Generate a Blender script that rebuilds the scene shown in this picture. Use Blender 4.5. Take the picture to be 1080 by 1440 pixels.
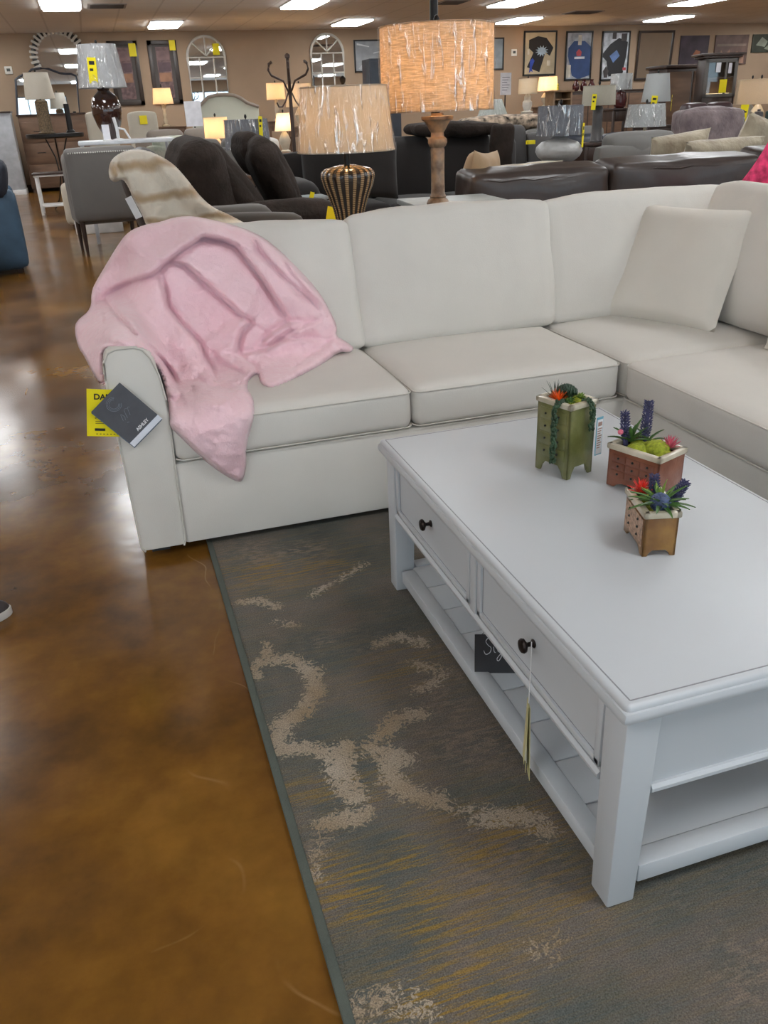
import bpy, bmesh, math, random
import numpy as np
from mathutils import Vector, Matrix, noise
from mathutils.bvhtree import BVHTree
random.seed(7); PI = math.pi
C = bpy.context.scene.collection
for o in list(bpy.data.objects): bpy.data.objects.remove(o)

# ---------------------------------------------------------------- camera
F, YAW, PITCH, ROLL, CAMH = (1173.29852, 0.293943, 0.448351, -0.041173, 1.320185)
fw = Vector((math.sin(YAW)*math.cos(PITCH), math.cos(YAW)*math.cos(PITCH), -math.sin(PITCH)))
rr = Vector((math.cos(YAW), -math.sin(YAW), 0)); uu = rr.cross(fw)
CR = math.cos(ROLL)*rr + math.sin(ROLL)*uu; CU = -math.sin(ROLL)*rr + math.cos(ROLL)*uu
O = Vector((0, 0, CAMH))
cd = bpy.data.cameras.new('camera'); cam = bpy.data.objects.new('camera', cd); C.objects.link(cam)
cd.sensor_fit = 'VERTICAL'; cd.sensor_height = 36; cd.sensor_width = 27; cd.lens = F*36/1440
cd.clip_end = 200; cd.clip_start = .05
cam.matrix_world = Matrix((( CR.x, CU.x, -fw.x, O.x), (CR.y, CU.y, -fw.y, O.y), (CR.z, CU.z, -fw.z, O.z), (0, 0, 0, 1)))
bpy.context.scene.camera = cam
def ray(x, y):
    x, y = float(x), float(y)
    return fw + (x-540)/F*CR + (720-y)/F*CU
def atY(x, y, Y): d = ray(x, y); return O + d*(Y/d.y)
def atX(x, y, X): d = ray(x, y); return O + d*(X/d.x)
def atZ(x, y, z): d = ray(x, y); return O + d*((z-CAMH)/d.z)

# ---------------------------------------------------------------- light / exposure
S = bpy.context.scene
S.view_settings.view_transform = 'Standard'; S.view_settings.look = 'None'
S.view_settings.gamma = 1; S.view_settings.use_curve_mapping = False
S.view_settings.exposure = 0.84
PANEL = 10.5          # ceiling troffers
SKY = 1.5            # daylight outside the shop front
w = bpy.data.worlds.new('world'); S.world = w; w.use_nodes = True
w.node_tree.nodes['Background'].inputs[0].default_value = (.66, .86, 1, 1)
w.node_tree.nodes['Background'].inputs[1].default_value = SKY
HC, WY, X0, X1, Y0 = 3.05, 21.4, -9.0, 21.0, -6.0

# ---------------------------------------------------------------- materials
def newmat(name):
    m = bpy.data.materials.new(name); m.use_nodes = True
    return m, m.node_tree.nodes, m.node_tree.links, m.node_tree.nodes['Principled BSDF']
MC = {}
def M(name, col=None, rough=.6, metal=0, var=.12, scale=8, bump=.0, bscale=80, sheen=0, coat=0, emit=None, es=1, spec=.5, trans=0, stretch=(1,1,1)):
    if name in MC: return MC[name]
    m, N, L, b = newmat(name)
    tc = N.new('ShaderNodeTexCoord'); mp = N.new('ShaderNodeMapping'); mp.inputs['Scale'].default_value = stretch
    L.new(tc.outputs['Object'], mp.inputs[0])
    nz = N.new('ShaderNodeTexNoise'); nz.inputs['Scale'].default_value = scale; nz.inputs['Detail'].default_value = 4
    L.new(mp.outputs[0], nz.inputs['Vector'])
    r = N.new('ShaderNodeValToRGB'); r.color_ramp.elements[0].position = .3; r.color_ramp.elements[1].position = .7
    r.color_ramp.elements[0].color = [c*(1-var) for c in col] + [1]
    r.color_ramp.elements[1].color = [min(1, c*(1+var)) for c in col] + [1]
    L.new(nz.outputs[0], r.inputs[0]); L.new(r.outputs[0], b.inputs['Base Color'])
    b.inputs['Roughness'].default_value = rough; b.inputs['Metallic'].default_value = metal
    b.inputs['Specular IOR Level'].default_value = spec
    b.inputs['Sheen Weight'].default_value = sheen; b.inputs['Sheen Roughness'].default_value = .5
    b.inputs['Coat Weight'].default_value = coat; b.inputs['Coat Roughness'].default_value = .08
    b.inputs['Transmission Weight'].default_value = trans
    if emit: b.inputs['Emission Color'].default_value = (*emit, 1); b.inputs['Emission Strength'].default_value = es
    if bump:
        n2 = N.new('ShaderNodeTexNoise'); n2.inputs['Scale'].default_value = bscale; n2.inputs['Detail'].default_value = 3
        L.new(mp.outputs[0], n2.inputs['Vector'])
        bp = N.new('ShaderNodeBump'); bp.inputs['Strength'].default_value = bump; bp.inputs['Distance'].default_value = .01
        L.new(n2.outputs[0], bp.inputs['Height']); L.new(bp.outputs[0], b.inputs['Normal'])
    MC[name] = m; return m

def fabric(name, col, rough=.9, scale=900, bump=.25, var=.025, sheen=.15):
    """woven cloth: fine crossed weave bump"""
    if name in MC: return MC[name]
    m = M(name, col, rough, var=var, scale=5, sheen=sheen, spec=.2)
    N, L = m.node_tree.nodes, m.node_tree.links; b = N['Principled BSDF']; tc = [n for n in N if n.type == 'TEX_COORD'][0]
    n1 = N.new('ShaderNodeTexNoise'); n1.inputs['Scale'].default_value = scale*.3; n1.inputs['Detail'].default_value = 2
    n2 = N.new('ShaderNodeTexNoise'); n2.inputs['Scale'].default_value = 7; n2.inputs['Detail'].default_value = 2
    L.new(tc.outputs['Object'], n1.inputs['Vector']); L.new(tc.outputs['Object'], n2.inputs['Vector'])
    b1 = N.new('ShaderNodeBump'); b1.inputs['Strength'].default_value = bump; b1.inputs['Distance'].default_value = .002
    b2 = N.new('ShaderNodeBump'); b2.inputs['Strength'].default_value = .18; b2.inputs['Distance'].default_value = .02
    L.new(n1.outputs[0], b1.inputs['Height']); L.new(n2.outputs[0], b2.inputs['Height'])
    L.new(b2.outputs[0], b1.inputs['Normal']); L.new(b1.outputs[0], b.inputs['Normal'])
    return m

def plush(name, c1, c2=None, stripes=False, rough=.95):
    if name in MC: return MC[name]
    m, N, L, b = newmat(name)
    g = N.new('ShaderNodeTexCoord')
    nz = N.new('ShaderNodeTexNoise'); nz.inputs['Scale'].default_value = 6; nz.inputs['Detail'].default_value = 6
    L.new(g.outputs['Object'], nz.inputs['Vector'])
    mx = N.new('ShaderNodeMix'); mx.data_type = 'RGBA'
    mx.inputs[6].default_value = (*c1, 1); mx.inputs[7].default_value = (*(c2 or [c*.85 for c in c1]), 1)
    if stripes:
        wv = N.new('ShaderNodeTexWave'); wv.wave_type = 'BANDS'; wv.bands_direction = 'Z'
        wv.inputs['Scale'].default_value = 2.3; wv.inputs['Distortion'].default_value = 2.6; wv.inputs['Detail'].default_value = 2; wv.inputs['Detail Scale'].default_value = 2.5; wv.inputs['Phase Offset'].default_value = 2.0
        L.new(g.outputs['Object'], wv.inputs['Vector'])
        rp = N.new('ShaderNodeValToRGB'); rp.color_ramp.elements[0].position = .62; rp.color_ramp.elements[1].position = 1.0
        L.new(wv.outputs[1], rp.inputs[0]); L.new(rp.outputs[0], mx.inputs[0])
    else:
        rp = N.new('ShaderNodeValToRGB'); rp.color_ramp.elements[0].position = .35; rp.color_ramp.elements[1].position = .75
        L.new(nz.outputs[0], rp.inputs[0]); L.new(rp.outputs[0], mx.inputs[0])
    L.new(mx.outputs[2], b.inputs['Base Color'])
    b.inputs['Roughness'].default_value = rough; b.inputs['Sheen Weight'].default_value = .4 if max(c1) > .15 else .04; b.inputs['Sheen Roughness'].default_value = .4
    b.inputs['Specular IOR Level'].default_value = .15
    n1 = N.new('ShaderNodeTexNoise'); n1.inputs['Scale'].default_value = 260; n1.inputs['Detail'].default_value = 4
    n2 = N.new('ShaderNodeTexNoise'); n2.inputs['Scale'].default_value = 28; n2.inputs['Detail'].default_value = 4
    for n_ in (n1, n2): L.new(g.outputs['Object'], n_.inputs['Vector'])
    b1 = N.new('ShaderNodeBump'); b1.inputs['Strength'].default_value = .5; b1.inputs['Distance'].default_value = .004
    b2 = N.new('ShaderNodeBump'); b2.inputs['Strength'].default_value = .7; b2.inputs['Distance'].default_value = .014
    L.new(n1.outputs[0], b1.inputs['Height']); L.new(n2.outputs[0], b2.inputs['Height'])
    L.new(b2.outputs[0], b1.inputs['Normal']); L.new(b1.outputs[0], b.inputs['Normal'])
    MC[name] = m; return m

def wrap_mat():
    if 'wrap' in MC: return MC['wrap']
    m, N, L, b = newmat('clear_wrap')
    out = N['Material Output']; tr = N.new('ShaderNodeBsdfTransparent'); gl = N.new('ShaderNodeBsdfGlossy'); gl.inputs['Roughness'].default_value = .12
    tc = N.new('ShaderNodeTexCoord'); mp = N.new('ShaderNodeMapping'); mp.inputs['Scale'].default_value = (1, 1, .16)
    nz = N.new('ShaderNodeTexNoise'); nz.inputs['Scale'].default_value = 40; nz.inputs['Detail'].default_value = 2; nz.inputs['Distortion'].default_value = .9
    L.new(tc.outputs['Object'], mp.inputs[0]); L.new(mp.outputs[0], nz.inputs['Vector'])
    rp = N.new('ShaderNodeValToRGB'); e = rp.color_ramp.elements
    e[0].position = .53; e[0].color = (.06, .06, .06, 1); e[1].position = .64; e[1].color = (.62, .62, .62, 1)
    L.new(nz.outputs[0], rp.inputs[0])
    bp = N.new('ShaderNodeBump'); bp.inputs['Strength'].default_value = 1; bp.inputs['Distance'].default_value = .035
    L.new(nz.outputs[0], bp.inputs['Height']); L.new(bp.outputs[0], gl.inputs['Normal'])
    mx = N.new('ShaderNodeMixShader'); L.new(rp.outputs[0], mx.inputs[0]); L.new(tr.outputs[0], mx.inputs[1]); L.new(gl.outputs[0], mx.inputs[2])
    L.new(mx.outputs[0], out.inputs['Surface']); MC['wrap'] = m; return m

def shade_mat(name, col, rough=.9, ribs=0, burlap=False):
    """lamp shade cloth: lets the bulb inside glow through"""
    if name in MC: return MC[name]
    m, N, L, b = newmat(name)
    out = N['Material Output']; df = N.new('ShaderNodeBsdfDiffuse'); tl = N.new('ShaderNodeBsdfTranslucent')
    tc = N.new('ShaderNodeTexCoord'); mp = N.new('ShaderNodeMapping'); mp.inputs['Scale'].default_value = (1, 1, 9) if burlap else (6, 6, 1)
    nz = N.new('ShaderNodeTexNoise'); nz.inputs['Scale'].default_value = 22 if burlap else 60; nz.inputs['Detail'].default_value = 4
    L.new(tc.outputs['Object'], mp.inputs[0]); L.new(mp.outputs[0], nz.inputs['Vector'])
    rp = N.new('ShaderNodeValToRGB'); v = .35 if burlap else .06
    rp.color_ramp.elements[0].position = .32; rp.color_ramp.elements[1].position = .68
    rp.color_ramp.elements[0].color = [c*(1-v) for c in col]+[1]; rp.color_ramp.elements[1].color = [min(1, c*(1+v*.6)) for c in col]+[1]
    L.new(nz.outputs[0], rp.inputs[0]); L.new(rp.outputs[0], df.inputs[0]); L.new(rp.outputs[0], tl.inputs[0])
    mx = N.new('ShaderNodeMixShader'); mx.inputs[0].default_value = .35
    L.new(df.outputs[0], mx.inputs[1]); L.new(tl.outputs[0], mx.inputs[2]); L.new(mx.outputs[0], out.inputs['Surface'])
    MC[name] = m; return m

# ---------------------------------------------------------------- object helpers
def obj(name, bm, mat, parent=None, smooth=True, label=None):
    bmesh.ops.recalc_face_normals(bm, faces=bm.faces)
    me = bpy.data.meshes.new(name); bm.to_mesh(me); bm.free()
    if smooth:
        me.polygons.foreach_set('use_smooth', [True]*len(me.polygons))
        me.set_sharp_from_angle(angle=math.radians(38))
    o = bpy.data.objects.new(name, me); C.objects.link(o)
    for mm in (mat if isinstance(mat, (list, tuple)) else [mat]): me.materials.append(mm)
    if parent: o.parent = parent
    if label: o['label'] = label
    return o
def thing(name, label, cat, loc=(0, 0, 0), rz=0, group=None):
    o = bpy.data.objects.new(name, None); C.objects.link(o); o.empty_display_size = .1
    o.location = loc; o.rotation_euler = (0, 0, rz); o['label'] = label; o['category'] = cat
    if group: o['group'] = group
    return o
def tag(o, label, cat, group=None, kind=None):
    o['label'] = label; o['category'] = cat
    if group: o['group'] = group
    if kind: o['kind'] = kind
    return o
def struct(name, bm, mat, smooth=False):
    o = obj(name, bm, mat, smooth=smooth); o['kind'] = 'structure'; return o
BM = bmesh.new
def T(loc=(0, 0, 0), rot=(0, 0, 0)):
    return Matrix.Translation(loc) @ Matrix.Rotation(rot[2], 4, 'Z') @ Matrix.Rotation(rot[1], 4, 'Y') @ Matrix.Rotation(rot[0], 4, 'X')
def merge(bm, b2, m=None):
    if m is not None: b2.transform(m)
    me = bpy.data.meshes.new('t'); b2.to_mesh(me); b2.free(); bm.from_mesh(me); bpy.data.meshes.remove(me)
def box(bm, x0, x1, y0, y1, z0, z1, bev=0, m=None):
    b2 = BM(); bmesh.ops.create_cube(b2, size=1)
    b2.transform(Matrix.Translation(((x0+x1)/2, (y0+y1)/2, (z0+z1)/2)) @ Matrix.Diagonal((x1-x0, y1-y0, z1-z0, 1)))
    if bev: bmesh.ops.bevel(b2, geom=b2.edges[:], offset=bev, segments=2, profile=.5, affect='EDGES')
    merge(bm, b2, m); return bm
def soft(bm, w_, d, h, r=.04, puff=(0, 0, 0), n=12, m=None, wr=0, seed=0, bias=0):
    """soft cushion block centred at the origin; puff swells the faces of x, y, z; wr = wrinkles"""
    b2 = BM(); bmesh.ops.create_cube(b2, size=2)
    bmesh.ops.subdivide_edges(b2, edges=b2.edges[:], cuts=n, use_grid_fill=True)
    hx = (w_/2, d/2, h/2); r = min(r, *[q*.98 for q in hx])
    for v in b2.verts:
        c = v.co.copy(); u = Vector([math.sin(a*PI/2)*.35+a*.65 for a in c])
        p = Vector((u.x*hx[0], u.y*hx[1], u.z*hx[2]))
        inner = Vector([max(-hx[i]+r, min(hx[i]-r, p[i])) for i in range(3)])
        dl = p-inner
        if dl.length > 1e-9: p = inner + dl.normalized()*r
        for i in range(3):
            j, k = (i+1) % 3, (i+2) % 3
            f = max(0, 1-abs(u[j])**2.2)*max(0, 1-abs(u[k])**2.2)
            p[i] += u[i]*puff[i]*f
        if wr:
            nn = noise.noise(Vector((p.x*5+seed*3.1, p.y*5, p.z*5)))*wr + noise.noise(Vector((p.x*13+seed, p.y*13, p.z*13)))*wr*.35
            p += p.normalized()*nn
        if bias: p.z += bias*u.x
        v.co = p
    merge(bm, b2, m); return bm
def lathe(bm, prof, seg=32, m=None, cap=True, flute=0, nf=0):
    b2 = BM(); rings = []
    for (r, z) in prof:
        ring = []
        for k in range(seg):
            a = 2*PI*k/seg; q = r*(1+(flute*math.cos(a*nf) if nf else 0)); ring.append(b2.verts.new((q*math.cos(a), q*math.sin(a), z)))
        rings.append(ring)
    for a_, b_ in zip(rings, rings[1:]):
        for k in range(seg): b2.faces.new((a_[k], a_[(k+1) % seg], b_[(k+1) % seg], b_[k]))
    if cap:
        for rg in (rings[0], rings[-1]): b2.faces.new(rg)
    merge(bm, b2, m); return bm
def tube(bm, pts, r, seg=8, r2=None):
    pts = [Vector(p) for p in pts]; n = len(pts); rings = []
    b2 = BM()
    up = Vector((0, 0, 1)) if abs((pts[1]-pts[0]).normalized().z) < .9 else Vector((1, 0, 0))
    for i, p in enumerate(pts):
        t = (pts[min(i+1, n-1)]-pts[max(i-1, 0)]).normalized()
        s = t.cross(up).normalized(); q = t.cross(s).normalized(); R_ = r if r2 is None else r+(r2-r)*i/(n-1)
        rings.append([b2.verts.new(p+s*R_*math.cos(2*PI*k/seg)+q*R_*math.sin(2*PI*k/seg)) for k in range(seg)])
    for a_, b_ in zip(rings, rings[1:]):
        for k in range(seg): b2.faces.new((a_[k], a_[(k+1) % seg], b_[(k+1) % seg], b_[k]))
    b2.faces.new(rings[0]); b2.faces.new(rings[-1]); merge(bm, b2); return bm
def prism(bm, poly, h0, h1, axis='y', m=None, bev=0):
    """extrude a 2-D outline; axis is the extrusion axis: y -> (x,z) outline, z -> (x,y), x -> (y,z)"""
    b2 = BM()
    def P3(a, b, h): return {'y': (a, h, b), 'z': (a, b, h), 'x': (h, a, b)}[axis]
    A = [b2.verts.new(P3(a, b, h0)) for a, b in poly]; B = [b2.verts.new(P3(a, b, h1)) for a, b in poly]
    n = len(poly); b2.faces.new(A); b2.faces.new(B)
    for k in range(n): b2.faces.new((A[k], A[(k+1) % n], B[(k+1) % n], B[k]))
    bmesh.ops.recalc_face_normals(b2, faces=b2.faces)
    if bev: bmesh.ops.bevel(b2, geom=b2.edges[:], offset=bev, segments=2, profile=.5, affect='EDGES')
    merge(bm, b2, m); return bm
def pillow(bm, w_, h, t, m=None, n=22, seed=0, wr=.006, pinch=.04):
    """knife-edge scatter pillow in the local xz plane, thickness along y"""
    b2 = BM(); G = {}
    for s in (-1, 1):
        for i in range(n+1):
            for j in range(n+1):
                u, v = -1+2*i/n, -1+2*j/n
                th = (max(0, 1-u**4)*max(0, 1-v**4))**.5
                x = u*w_/2*(1-pinch*(1-v*v)); z = v*h/2*(1-pinch*(1-u*u))
                y = s*t/2*th
                nn = noise.noise(Vector((x*7+seed*5, z*7, s*2+seed)))*wr*2*th
                if (i in (0, n) or j in (0, n)):
                    if s == 1: G[(s, i, j)] = G[(-1, i, j)]; continue
                    nn = 0
                G[(s, i, j)] = b2.verts.new((x, y+s*nn, z))
        for i in range(n):
            for j in range(n):
                b2.faces.new((G[(s, i, j)], G[(s, i+1, j)], G[(s, i+1, j+1)], G[(s, i, j+1)]))
    merge(bm, b2, m); return bm
def text(s, size, mat, mw, name='lettering', parent=None, ext=.0004, shear=0, bold=0):
    cu = bpy.data.curves.new(name, 'FONT'); cu.body = s; cu.size = size; cu.extrude = ext; cu.shear = shear; cu.offset = bold
    cu.align_x = 'CENTER'; cu.align_y = 'CENTER'
    tmp = bpy.data.objects.new('t', cu); C.objects.link(tmp)
    dg = bpy.context.evaluated_depsgraph_get(); dg.update()
    me = bpy.data.meshes.new_from_object(tmp.evaluated_get(dg)); bpy.data.objects.remove(tmp)
    bm = BM(); bm.from_mesh(me); bpy.data.meshes.remove(me); bm.transform(mw)
    return obj(name, bm, mat, parent, smooth=False)
def frame3(o_, ex, ez):
    """matrix whose local x is ex, local z is ez, local -y faces the viewer"""
    ex = ex.normalized(); ez = (ez-ex*ez.dot(ex)).normalized(); ey = ez.cross(ex)
    return Matrix(((ex.x, ey.x, ez.x, o_.x), (ex.y, ey.y, ez.y, o_.y), (ex.z, ey.z, ez.z, o_.z), (0, 0, 0, 1)))
TXT = Matrix.Rotation(PI/2, 4, 'X')      # text lying in xy -> xz facing -y

# ================================================================ THE ROOM
def floor_mat():
    m, N, L, b = newmat('stained_concrete')
    g = N.new('ShaderNodeTexCoord')
    n1 = N.new('ShaderNodeTexNoise'); n1.inputs['Scale'].default_value = 1.3; n1.inputs['Detail'].default_value = 8; n1.inputs['Roughness'].default_value = .62
    n2 = N.new('ShaderNodeTexNoise'); n2.inputs['Scale'].default_value = 14; n2.inputs['Detail'].default_value = 6
    n3 = N.new('ShaderNodeTexNoise'); n3.inputs['Scale'].default_value = 3.2; n3.inputs['Detail'].default_value = 3
    for n in (n1, n2, n3): L.new(g.outputs['Object'], n.inputs['Vector'])
    r1 = N.new('ShaderNodeValToRGB'); e = r1.color_ramp.elements
    e[0].position = .34; e[0].color = (.062, .028, .008, 1); e[1].position = .68; e[1].color = (.260, .125, .018, 1)
    q = e.new(.5); q.color = (.155, .068, .010, 1)
    L.new(n1.outputs[0], r1.inputs[0])
    mx = N.new('ShaderNodeMix'); mx.data_type = 'RGBA'; mx.blend_type = 'MULTIPLY'; mx.inputs[0].default_value = .35
    r2 = N.new('ShaderNodeValToRGB'); r2.color_ramp.elements[0].position = .3; r2.color_ramp.elements[0].color = (.5, .48, .45, 1); r2.color_ramp.elements[1].position = .65; r2.color_ramp.elements[1].color = (1.1, 1.05, 1, 1)
    L.new(n2.outputs[0], r2.inputs[0]); L.new(r1.outputs[0], mx.inputs[6]); L.new(r2.outputs[0], mx.inputs[7])
    # worn scratches
    mp = N.new('ShaderNodeMapping'); mp.inputs['Rotation'].default_value = (0, 0, .5); mp.inputs['Scale'].default_value = (1, .2, 1)
    vo = N.new('ShaderNodeTexVoronoi'); vo.feature = 'DISTANCE_TO_EDGE'; vo.inputs['Scale'].default_value = 1.7
    nd = N.new('ShaderNodeTexNoise'); nd.inputs['Scale'].default_value = 2.5
    mv = N.new('ShaderNodeMix'); mv.data_type = 'RGBA'; mv.inputs[0].default_value = .25
    L.new(g.outputs['Object'], mp.inputs[0]); L.new(g.outputs['Object'], nd.inputs['Vector'])
    L.new(mp.outputs[0], mv.inputs[6]); L.new(nd.outputs['Color'], mv.inputs[7]); L.new(mv.outputs[2], vo.inputs['Vector'])
    r3 = N.new('ShaderNodeValToRGB'); r3.color_ramp.elements[0].position = 0; r3.color_ramp.elements[0].color = (1, 1, 1, 1); r3.color_ramp.elements[1].position = .004; r3.color_ramp.elements[1].color = (0, 0, 0, 1)
    L.new(vo.outputs['Distance'], r3.inputs[0])
    mm = N.new('ShaderNodeMath'); mm.operation = 'MULTIPLY'; L.new(r3.outputs[0], mm.inputs[0])
    r4 = N.new('ShaderNodeValToRGB'); r4.color_ramp.elements[0].position = .52; r4.color_ramp.elements[1].position = .7; L.new(n3.outputs[0], r4.inputs[0]); L.new(r4.outputs[0], mm.inputs[1])
    m2 = N.new('ShaderNodeMix'); m2.data_type = 'RGBA'; m2.inputs[7].default_value = (.30, .17, .06, 1)
    L.new(mm.outputs[0], m2.inputs[0]); L.new(mx.outputs[2], m2.inputs[6]); L.new(m2.outputs[2], b.inputs['Base Color'])
    rr_ = N.new('ShaderNodeMapRange'); rr_.inputs[3].default_value = .10; rr_.inputs[4].default_value = .30; L.new(n3.outputs[0], rr_.inputs[0]); L.new(rr_.outputs[0], b.inputs['Roughness'])
    bp = N.new('ShaderNodeBump'); bp.inputs['Strength'].default_value = .10; bp.inputs['Distance'].default_value = .02; L.new(n3.outputs[0], bp.inputs['Height']); L.new(bp.outputs[0], b.inputs['Normal'])
    b.inputs['Specular IOR Level'].default_value = .55
    return m
def ceil_mat():
    m, N, L, b = newmat('ceiling_tiles')
    g = N.new('ShaderNodeTexCoord'); sp = N.new('ShaderNodeSeparateXYZ'); L.new(g.outputs['Object'], sp.inputs[0])
    outs = []
    for ax, off, per in ((0, 1.8-.325, .65), (1, 19.7-.65, 1.3)):
        a = N.new('ShaderNodeMath'); a.operation = 'SUBTRACT'; a.inputs[1].default_value = off-65; L.new(sp.outputs[ax], a.inputs[0])
        d = N.new('ShaderNodeMath'); d.operation = 'DIVIDE'; d.inputs[1].default_value = per; L.new(a.outputs[0], d.inputs[0])
        f = N.new('ShaderNodeMath'); f.operation = 'FRACT'; L.new(d.outputs[0], f.inputs[0])
        l = N.new('ShaderNodeMath'); l.operation = 'LESS_THAN'; l.inputs[1].default_value = .035/per; L.new(f.outputs[0], l.inputs[0]); outs.append(l)
    mxm = N.new('ShaderNodeMath'); mxm.operation = 'MAXIMUM'; L.new(outs[0].outputs[0], mxm.inputs[0]); L.new(outs[1].outputs[0], mxm.inputs[1])
    mx = N.new('ShaderNodeMix'); mx.data_type = 'RGBA'; mx.inputs[6].default_value = (.72, .68, .64, 1); mx.inputs[7].default_value = (.60, .565, .53, 1)
    L.new(mxm.outputs[0], mx.inputs[0]); L.new(mx.outputs[2], b.inputs['Base Color']); b.inputs['Roughness'].default_value = .95
    return m
FM, CM = floor_mat(), ceil_mat()
WM = M('tan_paint', (.37, .265, .18), .85, var=.05, scale=2)
bm = BM(); box(bm, X0, X1, Y0, WY, -.1, 0); struct('floor', bm, FM)
bm = BM(); box(bm, X0, X1, Y0, WY, HC, HC+.1); struct('ceiling', bm, CM)
bm = BM(); box(bm, X0-.1, X1+.1, WY, WY+.15, 0, HC); struct('wall_back', bm, WM)
bm = BM(); box(bm, X0-.1, X0, Y0, WY, 0, HC); struct('wall_left', bm, WM)
bm = BM(); box(bm, X1, X1+.1, Y0, WY, 0, HC); struct('wall_right', bm, WM)
# shop front behind the camera: piers, sill and header around wide windows
NW = 7; ww = (X1-X0)/NW
bm = BM(); box(bm, X0, X1, Y0-.2, Y0, 0, .45); box(bm, X0, X1, Y0-.2, Y0, 2.55, HC)
for k in range(NW+1): box(bm, max(X0, X0+k*ww-.35), min(X1, X0+k*ww+.35), Y0-.2, Y0, .45, 2.55)
struct('wall_front', bm, WM)
GL = M('window_glass', (.95, 1, 1), .02, var=0, trans=1)
WF = M('window_bronze', (.05, .045, .04), .4, metal=.6)
for k in range(NW):
    a, b_ = X0+k*ww+.35, X0+(k+1)*ww-.35
    bm = BM()
    for x in (a, (a+b_)/2-.025, b_-.05): box(bm, x, x+.05, Y0-.13, Y0-.05, .45, 2.55)
    box(bm, a, b_, Y0-.13, Y0-.05, .45, .5); box(bm, a, b_, Y0-.13, Y0-.05, 2.5, 2.55)
    struct('window_%d' % (k+1), bm, WF)
    ld = bpy.data.lights.new('daylight_portal', 'AREA'); ld.shape = 'RECTANGLE'; ld.size = b_-a; ld.size_y = 2.1; ld.cycles.is_portal = True
    lo = bpy.data.objects.new('daylight_portal', ld); C.objects.link(lo); lo.location = ((a+b_)/2, Y0-.16, 1.5); lo.rotation_euler = (PI/2, 0, PI)
    lo['kind'] = 'structure'
bm = BM(); box(bm, X0, X1, WY-.015, WY, 0, .12, .003); struct('baseboard_back', bm, M('trim_brown', (.13, .08, .05), .6))

# ceiling troffers: lit fluorescent panels
DIF = M('lit_diffuser', (.9, .95, 1), .5, var=0, emit=(.96, .985, 1), es=PANEL)
TF = M('troffer_white', (.7, .7, .7), .5)
def troffer(x, y, lab):
    t = thing('ceiling_light', lab, 'ceiling light', (x, y, HC), 0, 'fluorescent troffers in the ceiling')
    bm = BM()
    for s in (-1, 1): box(bm, s*.305-.015, s*.305+.015, -.625, .625, -.02, 0); box(bm, -.305, .305, s*.61-.015, s*.61+.015, -.02, 0)
    obj('frame', bm, TF, t, smooth=False)
    bm = BM(); box(bm, -.29, .29, -.595, .595, -.045, -.004); obj('diffuser', bm, DIF, t, smooth=False)  # lens hung below the ceiling, glowing sides added to brighten the tiles
vis = {(1, 0): 'left of the row nearest the back wall, above the two tall framed pictures', (0, 0): ''}
for k in range(9):
    y = 19.7-3.3*k
    xs = [1.8+3.9*j for j in range(-2, 5)] if k % 2 == 0 else [-.1+4.0*j for j in range(-2, 5)]
    for x in xs:
        if not (X0+.4 < x < X1-.4) or (k == 5 and abs(x) < 1): continue
        if k == 0 and x > 0: lab = {1.8: 'lit ceiling panel near back wall, above the twin tall pictures', 5.7: 'lit ceiling panel near back wall, above the right-hand arched mirror', 9.6: 'lit ceiling panel near back wall, right of the burlap lampshade, lower of two', 13.5: 'lit ceiling panel near back wall, above the large dark mirror'}.get(round(x, 1), 'lit fluorescent ceiling panel beyond the picture edge, near back wall')
        elif k == 1 and x > -1: lab = {-.1: 'large lit ceiling panel cut by the top edge, above the round mirror', 3.9: 'lit ceiling panel cut by the top edge, above the coat rack', 7.9: 'lit ceiling panel cut by the top edge, just right of the burlap shade', 11.9: 'lit ceiling panel cut by the top edge, at the far right'}.get(round(x, 1), 'lit fluorescent ceiling panel beyond the right picture edge')
        else: lab = 'lit fluorescent ceiling panel overhead, outside the picture'
        troffer(x, y, lab)
# vents in the ceiling
VM = M('vent_dark', (.10, .09, .085), .6)
for (px, py, ww_, lab) in ((150, 8, .62, 'dark ceiling vent right of the large lit panel at top left'), (820, 17, .7, 'dark slotted ceiling vent above the framed shirts'), (635, 3, .5, 'dark ceiling vent cut by the top edge beside the pole')):
    p = atZ(px, py, HC); t = thing('ceiling_vent', lab, 'vent', (p.x, p.y, HC), 0)
    bm = BM(); box(bm, -ww_/2, ww_/2, -.3, .3, -.012, 0); obj('frame', bm, M('vent_frame', (.3, .27, .25), .6), t, smooth=False)
    bm = BM()
    for k in range(7): box(bm, -ww_/2+.04, ww_/2-.04, -.26+k*.075, -.22+k*.075, -.02, -.006)
    obj('louvre', bm, VM, t, smooth=False)

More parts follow.
